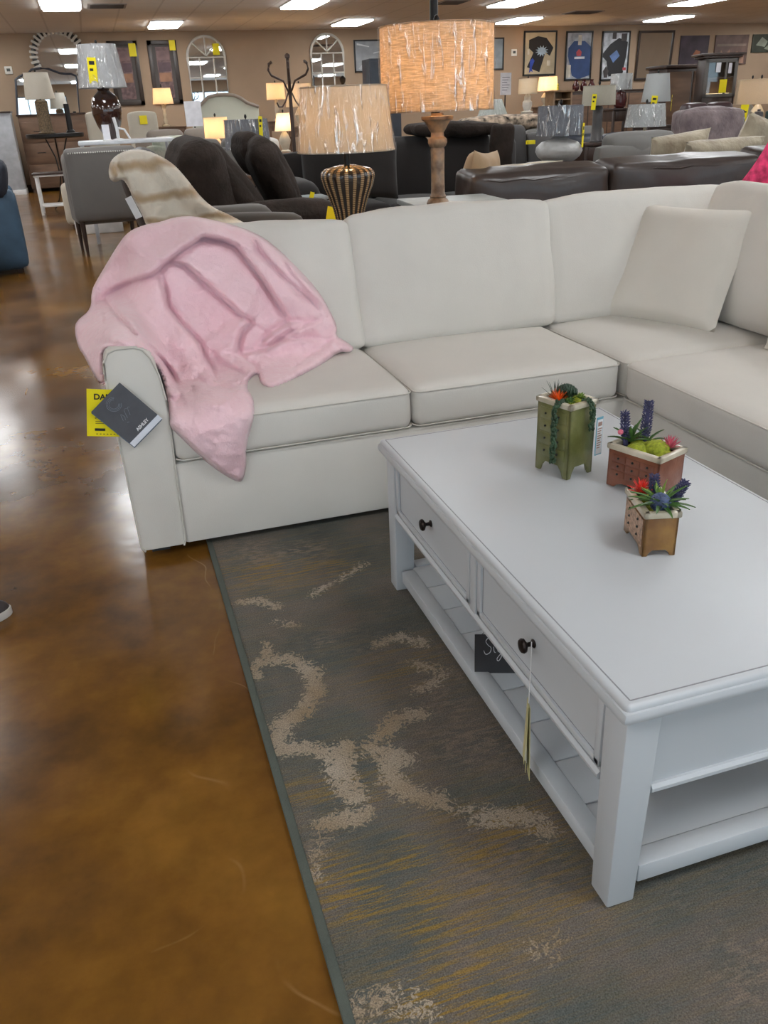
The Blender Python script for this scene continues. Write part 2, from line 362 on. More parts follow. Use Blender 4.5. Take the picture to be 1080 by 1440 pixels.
# ================================================================ RUG
RX, RZ = .166, .012
def rug_mat():
    m, N, L, b = newmat('rug_pile')
    g = N.new('ShaderNodeTexCoord'); at = N.new('ShaderNodeAttribute'); at.attribute_name = 'motif'; au = N.new('ShaderNodeAttribute'); au.attribute_name = 'gold'
    def nz(sc, det, stretch=(1, 1, 1), rough=.6, dist=0):
        mp = N.new('ShaderNodeMapping'); mp.inputs['Scale'].default_value = stretch; n = N.new('ShaderNodeTexNoise')
        n.inputs['Scale'].default_value = sc; n.inputs['Detail'].default_value = det; n.inputs['Roughness'].default_value = rough; n.inputs['Distortion'].default_value = dist
        L.new(g.outputs['Object'], mp.inputs[0]); L.new(mp.outputs[0], n.inputs['Vector']); return n
    def ramp(src, *st):
        r = N.new('ShaderNodeValToRGB'); e = r.color_ramp.elements
        e[0].position, e[0].color = st[0][0], (*st[0][1], 1); e[1].position, e[1].color = st[-1][0], (*st[-1][1], 1)
        for p_, c_ in st[1:-1]: q = e.new(p_); q.color = (*c_, 1)
        L.new(src, r.inputs[0]); return r
    def mix(f, a, b_, mode='MIX'):
        x = N.new('ShaderNodeMix'); x.data_type = 'RGBA'; x.blend_type = mode
        if isinstance(f, float): x.inputs[0].default_value = f
        else: L.new(f, x.inputs[0])
        for s_, i in ((a, 6), (b_, 7)):
            if isinstance(s_, tuple): x.inputs[i].default_value = (*s_, 1)
            else: L.new(s_, x.inputs[i])
        return x.outputs[2]
    def math_(op, a, b_):
        x = N.new('ShaderNodeMath'); x.operation = op
        for s_, i in ((a, 0), (b_, 1)):
            if isinstance(s_, (int, float)): x.inputs[i].default_value = s_
            else: L.new(s_, x.inputs[i])
        return x.outputs[0]
    base = ramp(nz(2.6, 6).outputs[0], (.3, (.060, .076, .075)), (.46, (.098, .108, .100)), (.56, (.150, .130, .115)), (.66, (.090, .105, .095)), (.78, (.155, .132, .12)))
    lines = nz(14, 5, (.25, 7, 1), .7)
    col = mix(math_('MULTIPLY', ramp(lines.outputs[0], (.42, (0, 0, 0)), (.66, (1, 1, 1))).outputs[0], .55), base.outputs[0], (.15, .12, .080))
    col = mix(math_('MULTIPLY', ramp(nz(17, 5, (.45, 6, 1), .75).outputs[0], (.48, (0, 0, 0)), (.60, (1, 1, 1))).outputs[0], au.outputs['Fac']), col, (.26, .165, .038))
    dust = math_('MULTIPLY', ramp(nz(2.3, 4).outputs[0], (.5, (0, 0, 0)), (.66, (1, 1, 1))).outputs[0], ramp(nz(60, 3, (.6, 1.6, 1)).outputs[0], (.45, (0, 0, 0)), (.62, (1, 1, 1))).outputs[0])
    col = mix(math_('MULTIPLY', dust, .8), col, (.25, .19, .15))
    br = nz(48, 4, (1, 1, 1), .65, 2.2)
    brn = ramp(br.outputs[0], (.36, (0, 0, 0)), (.64, (1, 1, 1)))
    k = math_('SUBTRACT', at.outputs['Fac'], math_('ADD', math_('MULTIPLY', brn.outputs[0], .80), .16))
    col = mix(ramp(k, (.0, (0, 0, 0)), (.16, (1, 1, 1))).outputs[0], col, ramp(nz(4, 3).outputs[0], (.35, (.27, .20, .125)), (.65, (.40, .34, .27))).outputs[0])
    sp = ramp(nz(330, 2).outputs[0], (.3, (.45, .45, .45)), (.7, (1.35, 1.35, 1.35)))
    col = mix(.85, col, sp.outputs[0], 'MULTIPLY')
    L.new(col, b.inputs['Base Color']); b.inputs['Roughness'].default_value = .95; b.inputs['Specular IOR Level'].default_value = .1
    b.inputs['Sheen Weight'].default_value = .1
    bp = N.new('ShaderNodeBump'); bp.inputs['Strength'].default_value = .7; bp.inputs['Distance'].default_value = .004
    L.new(nz(280, 3).outputs[0], bp.inputs['Height']); L.new(bp.outputs[0], b.inputs['Normal']); return m
def c9(*pts): return [atZ(280+x*.5138, 700+y*.5138, RZ) for x, y in pts]
MOT = [(c9((110, 285), (160, 278), (215, 300)), .040, .8), (c9((310, 268), (350, 242), (420, 205), (450, 180)), .034, .75),
       (c9((205, 340), (260, 350)), .04, .6), (c9((185, 400), (190, 440), (152, 465), (160, 490)), .030, .9),
       (c9((185, 442), (250, 440), (310, 475), (318, 530), (285, 585), (228, 618), (215, 670)), .047, 1.0),
       (c9((222, 690), (300, 685), (375, 705)), .040, 1.0), (c9((400, 690), (385, 760), (425, 815)), .055, 1.0), (c9((455, 868), (400, 880), (335, 895)), .042, 1.0),
       (c9((345, 935), (330, 960), (315, 1000), (325, 1045)), .035, .65),
       (c9((605, 592), (540, 605), (500, 650)), .045, 1.0), (c9((470, 685), (530, 700), (565, 715)), .045, 1.0), (c9((520, 720), (525, 765), (570, 805), (650, 828)), .047, 1.0),
       (c9((650, 830), (700, 850), (740, 850)), .03, .7), (c9((490, 400), (545, 380), (615, 398)), .036, .9), (c9((585, 455), (675, 475), (640, 510), (600, 525)), .040, .75),
       (c9((760, 880), (850, 872), (935, 885), (950, 910)), .046, .9), (c9((790, 850), (900, 858)), .035, .6),
       (c9((440, 1400), (500, 1365), (560, 1385), (620, 1410)), .06, .62), (c9((900, 1250), (960, 1240), (980, 1190)), .05, .5), (c9((360, 740), (400, 760)), .03, .9)]
GOLD = [(c9((150, 200), (330, 185)), .16, .9), (c9((380, 1060), (450, 1100)), .10, 1.3), (c9((580, 990), (620, 1080)), .08, 1.3), (c9((640, 1180), (740, 1160)), .12, .9),
        (c9((620, 1400), (780, 1350)), .12, 1.1), (c9((760, 960), (900, 930)), .16, .8), (c9((420, 800), (500, 780)), .12, .5), (c9((820, 1080), (960, 1060)), .14, .7), (c9((250, 820), (330, 810)), .1, .6), (c9((500, 480), (600, 450)), .12, .5)]
bm = BM(); nx, ny = 210, 250; RX1, RY0, RY1 = 3.1, -.5, 3.05
for j in range(ny+1):
    for i in range(nx+1): bm.verts.new((RX+(RX1-RX)*i/nx, RY0+(RY1-RY0)*j/ny, RZ))
bm.verts.ensure_lookup_table()
for j in range(ny):
    for i in range(nx):
        a = j*(nx+1)+i; bm.faces.new([bm.verts[q] for q in (a, a+1, a+nx+2, a+nx+1)])
rug = thing('area_rug', 'grey-green patterned area rug with faded cream scrolls under the coffee table', 'rug', (0, 0, 0))
pile = obj('pile', bm, rug_mat(), rug)
P_ = np.zeros((len(pile.data.vertices)*3)); pile.data.vertices.foreach_get('co', P_); P_ = P_.reshape(-1, 3)[:, :2]
def field(lst):
    out = np.zeros(len(P_))
    for pts, wd, amp in lst:
        dm = np.full(len(P_), 9.)
        for a, b_ in zip(pts, pts[1:]):
            a2, d = np.array(a[:2]), np.array((b_-a)[:2]); t_ = np.clip(((P_-a2)@d)/(d@d), 0, 1)
            dm = np.minimum(dm, np.linalg.norm(P_-a2-t_[:, None]*d, axis=1))
        out = np.maximum(out, amp*np.exp(-(dm/(wd*.72))**2*1.0))
    return out
for nm, lst, add in (('motif', MOT, 0), ('gold', GOLD, .12)):
    at_ = pile.data.attributes.new(nm, 'FLOAT', 'POINT'); at_.data.foreach_set('value', (field(lst)+add).astype(np.float32))
bm = BM()
box(bm, RX-.014, RX+.004, RY0-.012, RY1+.012, 0, .015, .003); box(bm, RX1, RX1+.014, RY0-.012, RY1+.012, 0, .015, .003)
box(bm, RX, RX1, RY0-.012, RY0, 0, .015); box(bm, RX, RX1, RY1, RY1+.012, 0, .015); obj('binding', bm, M('rug_binding', (.085, .10, .085), .9, bump=.4, bscale=300), rug)

# ================================================================ CREAM SECTIONAL SOFA
CF = fabric('cream_weave', (.66, .635, .59), sheen=.1)
CP = fabric('cream_piping', (.60, .57, .52))
SOFA = []
sofa = thing('sectional_sofa', 'large cream fabric L-shaped sectional sofa with loose cushions', 'sofa', (0, 0, 0))
SX0, SXI, SXD, SXC, SY, SYB = -.062, .081, .895, 1.70, 2.574, 3.56
def sp(name, bm, mat=CF, label=None):
    o = obj(name, bm, mat, sofa, label=label); SOFA.append(o); return o
bm = BM()
prism(bm, [(SXI, SY), (1.73, SY), (1.73, .72), (2.72, .72), (2.72, SYB), (SXI, SYB)], .035, .325, 'z', bev=.012)
sp('base', bm)
for (x, y) in ((0, 2.66), (0, 3.45), (.9, 3.45), (1.75, .8), (2.6, .8), (2.6, 3.45), (.9, 2.7), (1.75, 2.5)):
    bm = BM(); box(bm, x-.03, x+.03, y-.03, y+.03, .0125 if x > .2 else 0, .05); sp('foot', bm, M('black_plastic', (.02, .02, .02), .5))
def arm_profile(): return [(SX0+.012, .035), (SX0, .05), (SX0-.008, .43), (SX0-.013, .62), (SX0-.010, .675), (SX0+.005, .703), (SX0+.03, .712), (SX0+.08, .712), (SX0+.105, .703), (SX0+.125, .675), (SX0+.142, .62), (SX0+.152, .54), (SX0+.152, .46), (SX0+.147, .32), (SXI-SX0+SX0, .05), (SXI-.006, .035)]
bm = BM(); prism(bm, arm_profile(), SY-.004, SYB-.02, 'y', bev=.007); sp('arm', bm)
bm = BM(); pr = [(x, z) for x, z in arm_profile()]
pts = [Vector((x, SY-.005, z)) for x, z in pr]; tube(bm, pts, .0035, 6); sp('piping', bm, CP)
bm = BM(); box(bm, 1.73, 2.72, .57, .715, .035, .70, .03); sp('arm', bm)
bm = BM()
soft(bm, 1.73-SX0+.92, .17, .80, .05, m=T(((SX0+2.72)/2, SYB-.085, .435)), n=8)
soft(bm, .17, SYB-.57, .80, .05, m=T((2.72-.06, (SYB+.57)/2, .435)), n=8)
sp('back_frame', bm)
def seatc(x0, x1, y0, y1, seed):
    z0, z1 = .328, .478
    bm = BM(); soft(bm, x1-x0-.006, y1-y0, z1-z0, .035, (0.004, .004, .016), 18, T(((x0+x1)/2, (y0+y1)/2, (z0+z1)/2)), wr=.004, seed=seed)
    o = sp('seat_cushion', bm)
    bm = BM(); r_ = .03
    for zz in (z1-.019, z0+.012):
        pts = []
        X_, Y_ = (x1-x0)/2-.004, (y1-y0)/2+.002; cx, cy = (x0+x1)/2, (y0+y1)/2
        for q, (sx, sy) in enumerate(((1, -1), (1, 1), (-1, 1), (-1, -1))):
            for k in range(5):
                a = -PI/2+q*PI/2+k*PI/8; pts.append((cx+sx*(X_-r_)+r_*math.cos(a), cy+sy*(Y_-r_)+r_*math.sin(a), zz))
        pts.append(pts[0]); tube(bm, pts, .0028, 6)
    pi_ = obj('piping', bm, CP, o)
seatc(SXI+.006, SXD, 2.556, 3.32, 1); seatc(SXD, SXC, 2.556, 3.32, 2); seatc(SXC+.01, 2.52, 2.55, 3.32, 3)
seatc(SXC-.004, 2.52, 1.64, 2.545, 4); seatc(SXC-.004, 2.52, .74, 1.636, 5)
def backc(cx, cy, w_, rz, seed, h=.50, t=.20, lean=.22, cz=.70, topdrop=0):
    bm = BM(); b2 = BM(); n = 18
    soft(b2, w_, t, h, .032, (.008, .040, .012), n, wr=.008, seed=seed)
    for v in b2.verts:      # tapered towards the top, soft corners
        f = (v.co.z/h+.5); v.co.y *= 1.12-.38*f
        e = abs(v.co.x)/(w_/2); v.co.z -= .012*max(0, e-.7)/.3 if f > .6 else 0
        v.co.y += noise.noise(Vector((v.co.x*9+seed*7, seed, v.co.z*2.2)))*.016*f
    merge(bm, b2, T((cx, cy, cz), (-lean, 0, rz)))
    o = sp('back_cushion', bm)
    bm = BM(); pts = []     # seam round the front panel
    return o
backc(.487, 3.27, .83, 0, 11); backc(1.315, 3.275, .86, 0, 12, h=.515, cz=.71); backc(2.20, 3.29, .95, 0, 13, h=.515, cz=.71)
backc(2.47, 2.73, .82, -PI/2, 14, h=.53, cz=.735, t=.22); backc(2.47, 1.90, .82, -PI/2, 15, h=.52, cz=.72, t=.22); backc(2.47, 1.13, .72, -PI/2, 16, h=.52, cz=.72, t=.22)

# scatter pillow in the corner and one at the right edge
def scatter(name, label, BL, BR, h, lean, t, mat, seed=0):
    e1 = (BR-BL); w_ = e1.length; e1.normalize(); n_ = Vector((-e1.y, e1.x, 0))
    ez = n_*math.sin(lean)+Vector((0, 0, math.cos(lean)))
    m = frame3((BL+BR)/2+ez*h/2, e1, ez); bm = BM(); pillow(bm, w_*1.05, h*1.05, t, m, seed=seed, wr=.007)
    o = obj(name, bm, mat, label=label); return o
o = scatter('scatter_pillow', 'square cream scatter pillow leaning in the corner of the sectional', Vector((2.0, 3.16, .497)), Vector((2.20, 2.72, .497)), .475, math.radians(30), .14, fabric('cream_pillow', (.68, .645, .585)), 4); o['category'] = 'pillow'
o = scatter('scatter_pillow', 'cream scatter pillow cut off by the right edge on the sectional', Vector((2.215, 2.43, .497)), Vector((2.215, 1.98, .497)), .42, math.radians(16), .12, fabric('cream_pillow', None), 9); o['category'] = 'pillow'

# ================================================================ DRAPED THROWS
def bvh_of(objs):
    vs, fs = [], []
    for o in objs:
        n = len(vs); mw = o.matrix_world
        vs += [mw @ v.co for v in o.data.vertices]; fs += [[n+i for i in p.vertices] for p in o.data.polygons]
    return BVHTree.FromPolygons(vs, fs)
def polydist(Q, pts):
    """distance and signed side of points Q to an open polyline; also returns parameter 0..1"""
    best = np.full(len(Q), 1e9); side = np.zeros(len(Q)); par = np.zeros(len(Q)); n = len(pts)-1
    for i in range(n):
        a, b_ = np.array(pts[i], float), np.array(pts[i+1], float); d = b_-a; L2 = d@d
        t_ = np.clip(((Q-a)@d)/L2, 0, 1); r = Q-a-t_[:, None]*d; dd = np.linalg.norm(r, axis=1)
        s = d[0]*r[:, 1]-d[1]*r[:, 0]; m_ = dd < best
        best[m_] = dd[m_]; side[m_] = np.sign(s)[m_]; par[m_] = ((i+t_)/n)[m_]
    return best, side, par
def inside(Q, poly):
    c = np.zeros(len(Q), bool); n = len(poly)
    for i in range(n):
        x1, y1 = poly[i]; x2, y2 = poly[(i+1) % n]
        if y1 == y2: continue
        k = ((Q[:, 1] < y1) != (Q[:, 1] < y2)) & (Q[:, 0] < (x2-x1)*(Q[:, 1]-y1)/(y2-y1)+x1); c ^= k
    return c
def smooth_closed(poly, it=2):
    for _ in range(it):
        q = []
        for a, b_ in zip(poly, poly[1:]+poly[:1]): q += [(a[0]*.75+b_[0]*.25, a[1]*.75+b_[1]*.25), (a[0]*.25+b_[0]*.75, a[1]*.25+b_[1]*.75)]
        poly = q
    return poly
def drape(name, outline, depth, mat, steps=(), ridges=(), puff=.045, edge=16, st=2.2, blur=24, post=3, nz=.012, floorplane=None):
    """cloth lying on real surfaces: depth(x,y) gives the distance along the sight ray of what it lies on"""
    poly = smooth_closed(list(outline), 2)
    xs = np.arange(min(p[0] for p in poly)-st, max(p[0] for p in poly)+2*st, st); ys = np.arange(min(p[1] for p in poly)-st, max(p[1] for p in poly)+2*st, st)
    nx, ny = len(xs), len(ys); gx, gy = np.meshgrid(xs, ys); Q = np.stack([gx.ravel(), gy.ravel()], 1)
    ins = inside(Q, poly); de, _, _ = polydist(Q, poly+[poly[0]]); ins &= de > st*.35
    D = np.full(len(Q), np.nan); rays = [ray(x, y) for x, y in Q]
    for i in range(len(Q)):
        if ins[i] or de[i] < 12:
            v = depth(Q[i][0], Q[i][1], rays[i]); D[i] = np.nan if v is None else v
    D = D.reshape(ny, nx); known = ~np.isnan(D); A = np.where(known, D, np.nanmean(D)); Wt = known.astype(float)
    def nb(a): p = np.pad(a, 1, mode='edge'); return (p[:-2, 1:-1]+p[2:, 1:-1]+p[1:-1, :-2]+p[1:-1, 2:])/4
    f = A.copy()
    for _ in range(400): f = np.where(known, A, nb(f))
    raw = f.copy()
    for _ in range(blur): f = nb(f)
    f = np.minimum(f, raw-.004)
    for _ in range(post+40): f = nb(f)
    base = f.ravel()
    disp = np.zeros(len(Q))
    for pts, h, fall in steps:           # folded-over layers: raised on the left of the walking direction
        d, s, par = polydist(Q, pts); tp = np.clip(np.minimum(par, 1-par)*6+.25, 0, 1)
        cut = -1.0*h*np.exp(-(d/3.6)**2)
        up = 2.3*h*(1-np.exp(-(d/4.2)**2))*(.6*np.exp(-(d/fall)**2)+.4*np.exp(-d/(1.8*fall))); dn = .30*h*(1-np.exp(-(d/7.0)**2))*np.exp(-(d/22.)**2)
        disp += tp*(cut+np.where(s < 0, up, dn))
    for pts, h, wd in ridges:
        d, s, par = polydist(Q, pts); tp = np.clip(np.minimum(par, 1-par)*5+.15, 0, 1); disp += 1.4*tp*h*np.exp(-(d/wd)**2)
    g = disp.reshape(ny, nx); 
    for _ in range(1): pass
    e = np.clip(de/edge, 0, 1); prof = np.sqrt(np.clip(1-(1-e)**2, 0, 1))
    bm = BM(); top = {}; bot = {}
    idx = lambda i, j: j*nx+i
    cells = []
    insg = ins.reshape(ny, nx)
    for j in range(ny-1):
        for i in range(nx-1):
            if insg[j, i] and insg[j, i+1] and insg[j+1, i] and insg[j+1, i+1]: cells.append((i, j))
    from collections import Counter
    ec = Counter()
    for i, j in cells:
        q = (idx(i, j), idx(i+1, j), idx(i+1, j+1), idx(i, j+1))
        for a, b_ in zip(q, q[1:]+q[:1]): ec[frozenset((a, b_))] += 1
    bound = set(v for e_, c_ in ec.items() if c_ == 1 for v in e_)
    pa = [np.array(p) for p in poly]
    def nearest(p):
        best = None
        for a, b_ in zip(pa, pa[1:]+pa[:1]):
            d = b_-a; t_ = min(1, max(0, ((p-a)@d)/max(1e-9, d@d))); r = a+t_*d; dd = np.linalg.norm(p-r)
            if best is None or dd < best[0]: best = (dd, r)
        return best[1]
    scale = {}
    for i, j in cells:
        for v in (idx(i, j), idx(i+1, j), idx(i+1, j+1), idx(i, j+1)):
            if v in top: continue
            if v in bound:
                r = nearest(Q[v]); rv = ray(*r); p = O+rv*float(base[v]-.004); top[v] = bot[v] = bm.verts.new(p)
            else:
                k = prof[v]; n_ = noise.noise(Vector((Q[v][0]*.035, Q[v][1]*.035, 3)))*nz + noise.noise(Vector((Q[v][0]*.12, Q[v][1]*.12, 7)))*nz*.4
                L_ = rays[v].length
                t1 = base[v]-(puff*k+(g.ravel()[v]+n_)*min(1, k*1.2)+.004)/L_; t1 = min(t1, raw.ravel()[v]-.010/L_*min(1, k*1.5))
                top[v] = bm.verts.new(O+rays[v]*float(t1)); bot[v] = bm.verts.new(O+rays[v]*float(base[v]+.001))
    for i, j in cells:
        q = (idx(i, j), idx(i+1, j), idx(i+1, j+1), idx(i, j+1))
        bm.faces.new([top[v] for v in q])
        try: bm.faces.new([bot[v] for v in reversed(q)])
        except ValueError: pass
    bmesh.ops.smooth_vert(bm, verts=bm.verts[:], factor=.12, use_axis_x=True, use_axis_y=True, use_axis_z=True)
    o = obj(name, bm, mat); o.data.polygons.foreach_set('use_smooth', [True]*len(o.data.polygons))
    for a in [a for a in o.data.attributes if a.name == 'sharp_edge']: o.data.attributes.remove(a)
    return o
bpy.context.view_layer.update()
BV = bvh_of(SOFA)
def sofa_depth(x, y, r):
    h = BV.ray_cast(O, r.normalized(), 12)
    if h[0] is None: return None
    if h[0].y > 3.75 and False: return None
    return (h[0]-O).length/r.length
PINK_OUT = [(270, 303), (300, 309), (335, 318), (365, 330), (392, 350), (420, 378), (447, 407), (465, 438), (475, 460), (472, 472), (485, 479), (499, 489), (492, 497), (478, 494), (455, 512), (430, 526), (405, 538), (385, 546), (368, 544), (362, 525), (352, 533), (346, 545), (357, 560), (359, 580), (352, 605), (346, 630), (347, 655), (341, 680), (325, 674), (300, 658), (280, 641), (262, 623), (245, 607), (236, 597), (238, 575), (234, 555), (230, 535), (222, 518), (212, 505), (203, 494), (180, 490), (160, 489), (147, 494), (144, 505), (145, 525), (150, 547), (140, 541), (128, 522), (118, 500), (110, 490), (104, 463), (108, 450), (128, 435), (128, 410), (135, 395), (150, 370), (165, 345), (180, 325), (205, 315), (225, 312), (245, 305)]
rev = lambda l: l[::-1]
STEPS = [  # y grows downwards: 'left of travel' is the side with negative cross product
    ([(147, 416), (181, 399), (216, 388), (237, 369), (260, 352), (287, 335), (320, 342)], .034, 34),
    ([(290, 335), (309, 338), (330, 347), (347, 368), (369, 396), (386, 422), (402, 449)], .030, 30),
    ([(239, 369), (260, 375), (282, 394), (303, 413), (320, 428), (336, 443), (354, 453)], .028, 34),
    (rev([(354, 453), (341, 468), (336, 480), (336, 497)]), .026, 26),
    (rev([(226, 384), (233, 409), (237, 431), (256, 456), (282, 482), (288, 500), (299, 518), (307, 536)]), .026, 36),
    ([(147, 418), (169, 448), (190, 471), (209, 488), (229, 508), (243, 528), (249, 541)], .030, 34),
    (rev([(118, 495), (133, 482), (149, 482), (165, 486), (192, 486), (205, 478)]), .020, 16),
    ([(148, 436), (150, 455), (172, 452), (186, 458)][::-1], .014, 12),
    (rev([(268, 536), (279, 533), (299, 543), (326, 546), (344, 538)]), .020, 22),
    ([(232, 556), (246, 563), (256, 556)], .022, 18),
    (rev([(362, 486), (382, 465), (407, 451), (428, 452)]), .020, 20),
    (rev([(371, 493), (401, 471), (428, 456), (448, 449)]), .020, 18),
    (rev([(336, 495), (360, 493), (397, 478), (426, 473), (458, 477)]), .018, 22),
    (rev([(409, 518), (429, 505), (452, 488), (467, 477)]), .018, 18),
    (rev([(336, 497), (350, 508), (360, 516), (363, 530)]), .020, 16),
    ([(354, 333), (365, 354), (390, 382), (409, 399), (439, 426), (448, 437)], .018, 18),
    ([(390, 352), (409, 386), (435, 416), (454, 431), (462, 450)], .014, 14),
    ([(300, 497), (310, 510), (330, 520), (345, 528)], .014, 16)]
RIDGES = [([(107, 462), (140, 460), (165, 474), (195, 480)], .020, 12), ([(232, 556), (258, 559), (287, 567), (311, 569), (332, 558)], .022, 9), ([(250, 470), (262, 500), (280, 530)], .012, 16),
          ([(190, 410), (215, 440), (245, 480), (270, 520)], .012, 15), ([(300, 500), (330, 505)], .016, 12), ([(125, 500), (135, 530)], .014, 12), ([(270, 600), (300, 630), (330, 660)], .010, 22), ([(280, 395), (300, 430), (320, 470)], -.022, 20),
          ([(246, 606), (280, 641), (325, 672)], .010, 7), ([(355, 350), (395, 395), (430, 440)], .010, 12)]
o = drape('plush_throw', PINK_OUT, sofa_depth, plush('pink_fur', (.93, .67, .72), (.90, .60, .66)), STEPS, RIDGES, puff=.040)
tag(o, 'pink plush throw blanket draped over the left corner and arm of the cream sectional', 'blanket')

# ================================================================ COFFEE TABLE
TX0, TX1, TY0, TY1, TZ = .634, 1.357, .863, 2.137, .48
WT = M('white_paint', (.48, .505, .53), .42, var=.02, scale=3, bump=.01, bscale=40)
GR = M('paint_rub', (.22, .22, .24), .7)
ct = thing('coffee_table', 'white painted rectangular coffee table with two drawers and lower slatted shelf', 'coffee table', ((TX0+TX1)/2, (TY0+TY1)/2, 0.0135))
cx, cy = (TX0+TX1)/2, (TY0+TY1)/2; hw, hl = (TX1-TX0)/2, (TY1-TY0)/2; TZ -= .0135
bm = BM(); b2 = BM(); bmesh.ops.create_cube(b2, size=1); b2.transform(Matrix.Translation((0, 0, TZ-.016)) @ Matrix.Diagonal((2*hw-.012, 2*hl-.012, .032, 1)))
bmesh.ops.bevel(b2, geom=[e for e in b2.edges], offset=.009, segments=4, profile=.5, affect='EDGES'); merge(bm, b2)
prism(bm, [(-hw, -hl), (hw, -hl), (hw, hl), (-hw, hl)], TZ-.036, TZ-.010, 'z', bev=.010)
obj('tabletop', bm, WT, ct)
bm = BM(); i_ = .020
for a in (-1, 1): box(bm, a*(hw-i_)-.0012, a*(hw-i_)+.0012, -hl+i_, hl-i_, TZ-.002, TZ+.0004); box(bm, -hw+i_, hw-i_, a*(hl-i_)-.0012, a*(hl-i_)+.0012, TZ-.002, TZ+.0004)
obj('edge_line', bm, GR, ct, smooth=False, label='thin grey line running round the table top')
LG = .066; ix, iy = hw-.020-LG, hl-.020-LG
for sx in (-1, 1):
    for sy in (-1, 1):
        bm = BM(); x0, x1 = sorted((sx*(hw-.020), sx*ix)); y0, y1 = sorted((sy*(hl-.020), sy*iy))
        b2 = BM(); bmesh.ops.create_cube(b2, size=1); b2.transform(Matrix.Translation(((x0+x1)/2, (y0+y1)/2, (TZ-.03)/2)) @ Matrix.Diagonal((LG, LG, TZ-.03, 1)))
        for v in b2.verts:
            if v.co.z < .1:
                if sx*v.co.x < (ix+.02): v.co.x += sx*.010
                if sy*v.co.y < (iy+.02): v.co.y += sy*.010
        bmesh.ops.bevel(b2, geom=[e for e in b2.edges], offset=.0045, segments=2, profile=.5, affect='EDGES'); merge(bm, b2); obj('leg', bm, WT, ct)
AZ0, AZ1 = .250, TZ-.03
# short-side aprons
for sy in (-1, 1):
    bm = BM(); y = sy*(hl-.032); box(bm, -ix, ix, min(y, y-sy*.02), max(y, y-sy*.02), AZ0+.012, AZ1)
    y2 = sy*(hl-.022)
    prism(bm, [(y2-sy*.03, AZ0-.002), (y2-sy*.004, AZ0-.002), (y2, AZ0+.003), (y2, AZ0+.010), (y2-sy*.005, AZ0+.016), (y2-sy*.03, AZ0+.016)], -ix, ix, 'x')
    obj('apron', bm, WT, ct, smooth=True)
# long-side aprons (rails) with drawers on the left side
for sx in (-1, 1):
    bm = BM(); x = sx*(hw-.034)
    box(bm, min(x, x-sx*.018), max(x, x-sx*.018), -iy, iy, AZ0, AZ1); x2 = sx*(hw-.022)
    for a, b_ in ((-iy, iy),):
        prism(bm, [(x2-sx*.02, AZ0-.004), (x2, AZ0-.004), (x2+sx*.004, AZ0+.002), (x2+sx*.004, AZ0+.008), (x2-sx*.002, AZ0+.014), (x2-sx*.02, AZ0+.014)], a, b_, 'y')
    box(bm, min(x, x2), max(x, x2), -.016, .016, AZ0, AZ1, .002)
    obj('side_rail', bm, WT, ct)
for sx in (-1, 1):
    for sy in (-1, 1):
        y0, y1 = sorted((sy*.022, sy*(iy-.006))); z0, z1 = AZ0+.018, AZ1-.004; xo = sx*(hw-.023)
        bm = BM(); xi = xo-sx*.012; fr = .018
        b = lambda ya, yb, za, zb, d=0: box(bm, *sorted((xo-sx*d, xi)), ya, yb, za, zb, .0025)
        b(y0, y0+fr, z0, z1); b(y1-fr, y1, z0, z1); b(y0, y1, z0, z0+fr*.8); b(y0, y1, z1-fr*.8, z1)
        box(bm, *sorted((xo-sx*.007, xi-sx*.004)), y0+fr-.002, y1-fr+.002, z0+.01, z1-.01)
        dr = obj('drawer', bm, WT, ct)
        bm = BM(); box(bm, *sorted((xo-sx*.0115, xi-sx*.004)), y0-.0025, y1+.0025, z0-.0025, z1+.0025); obj('gap_line', bm, GR, dr, smooth=False)
        for (ya, yb, za, zb) in ((y0+fr-.001, y0+fr+.0015, z0+.014, z1-.014), (y1-fr-.0015, y1-fr+.001, z0+.014, z1-.014), (y0+fr, y1-fr, z0+.0135, z0+.0155), (y0+fr, y1-fr, z1-.0155, z1-.0135)):
            bm = BM(); box(bm, *sorted((xo-sx*.0062, xo-sx*.010)), ya, yb, za, zb); obj('groove_line', bm, GR, dr, smooth=False)
        bm = BM(); ky = (y0+y1)/2-.0; kz = (z0+z1)/2+.005
        lathe(bm, [(.0085, 0), (.0095, .002), (.005, .006), (.0045, .014), (.009, .018), (.0145, .021), (.0155, .025), (.013, .029), (.006, .031), (.001, .0315)], 20, T((xo-sx*.007, ky, kz), (0, sx*PI/2, 0)))
        obj('knob', bm, M('bronze_dark', (.025, .018, .016), .38, metal=.8), dr, label='dark bronze mushroom knob')
# lower shelf
SZ0, SZ1 = .034, .071
bm = BM()
for s in (-1, 1): 
    box(bm, *sorted((s*(hw-.034), s*(hw-.074))), -iy, iy, SZ0, SZ1, .004); box(bm, -ix, ix, *sorted((s*(hl-.030), s*(hl-.07))), SZ0-.005, SZ1, .004)
obj('shelf_frame', bm, WT, ct)
bm = BM(); n = 9; L_ = 2*(hl-.07)
for k in range(n): box(bm, -hw+.072, hw-.072, -hl+.07+L_*k/n+.0016, -hl+.07+L_*(k+1)/n-.0016, SZ1-.022, SZ1-.003, .002)
obj('shelf', bm, WT, ct)
bm = BM()
box(bm, -hw+.072, hw-.072, -hl+.07, hl-.07, SZ1-.028, SZ1-.021); obj('shelf_backing', bm, GR, ct, smooth=False)
TZ += .0135

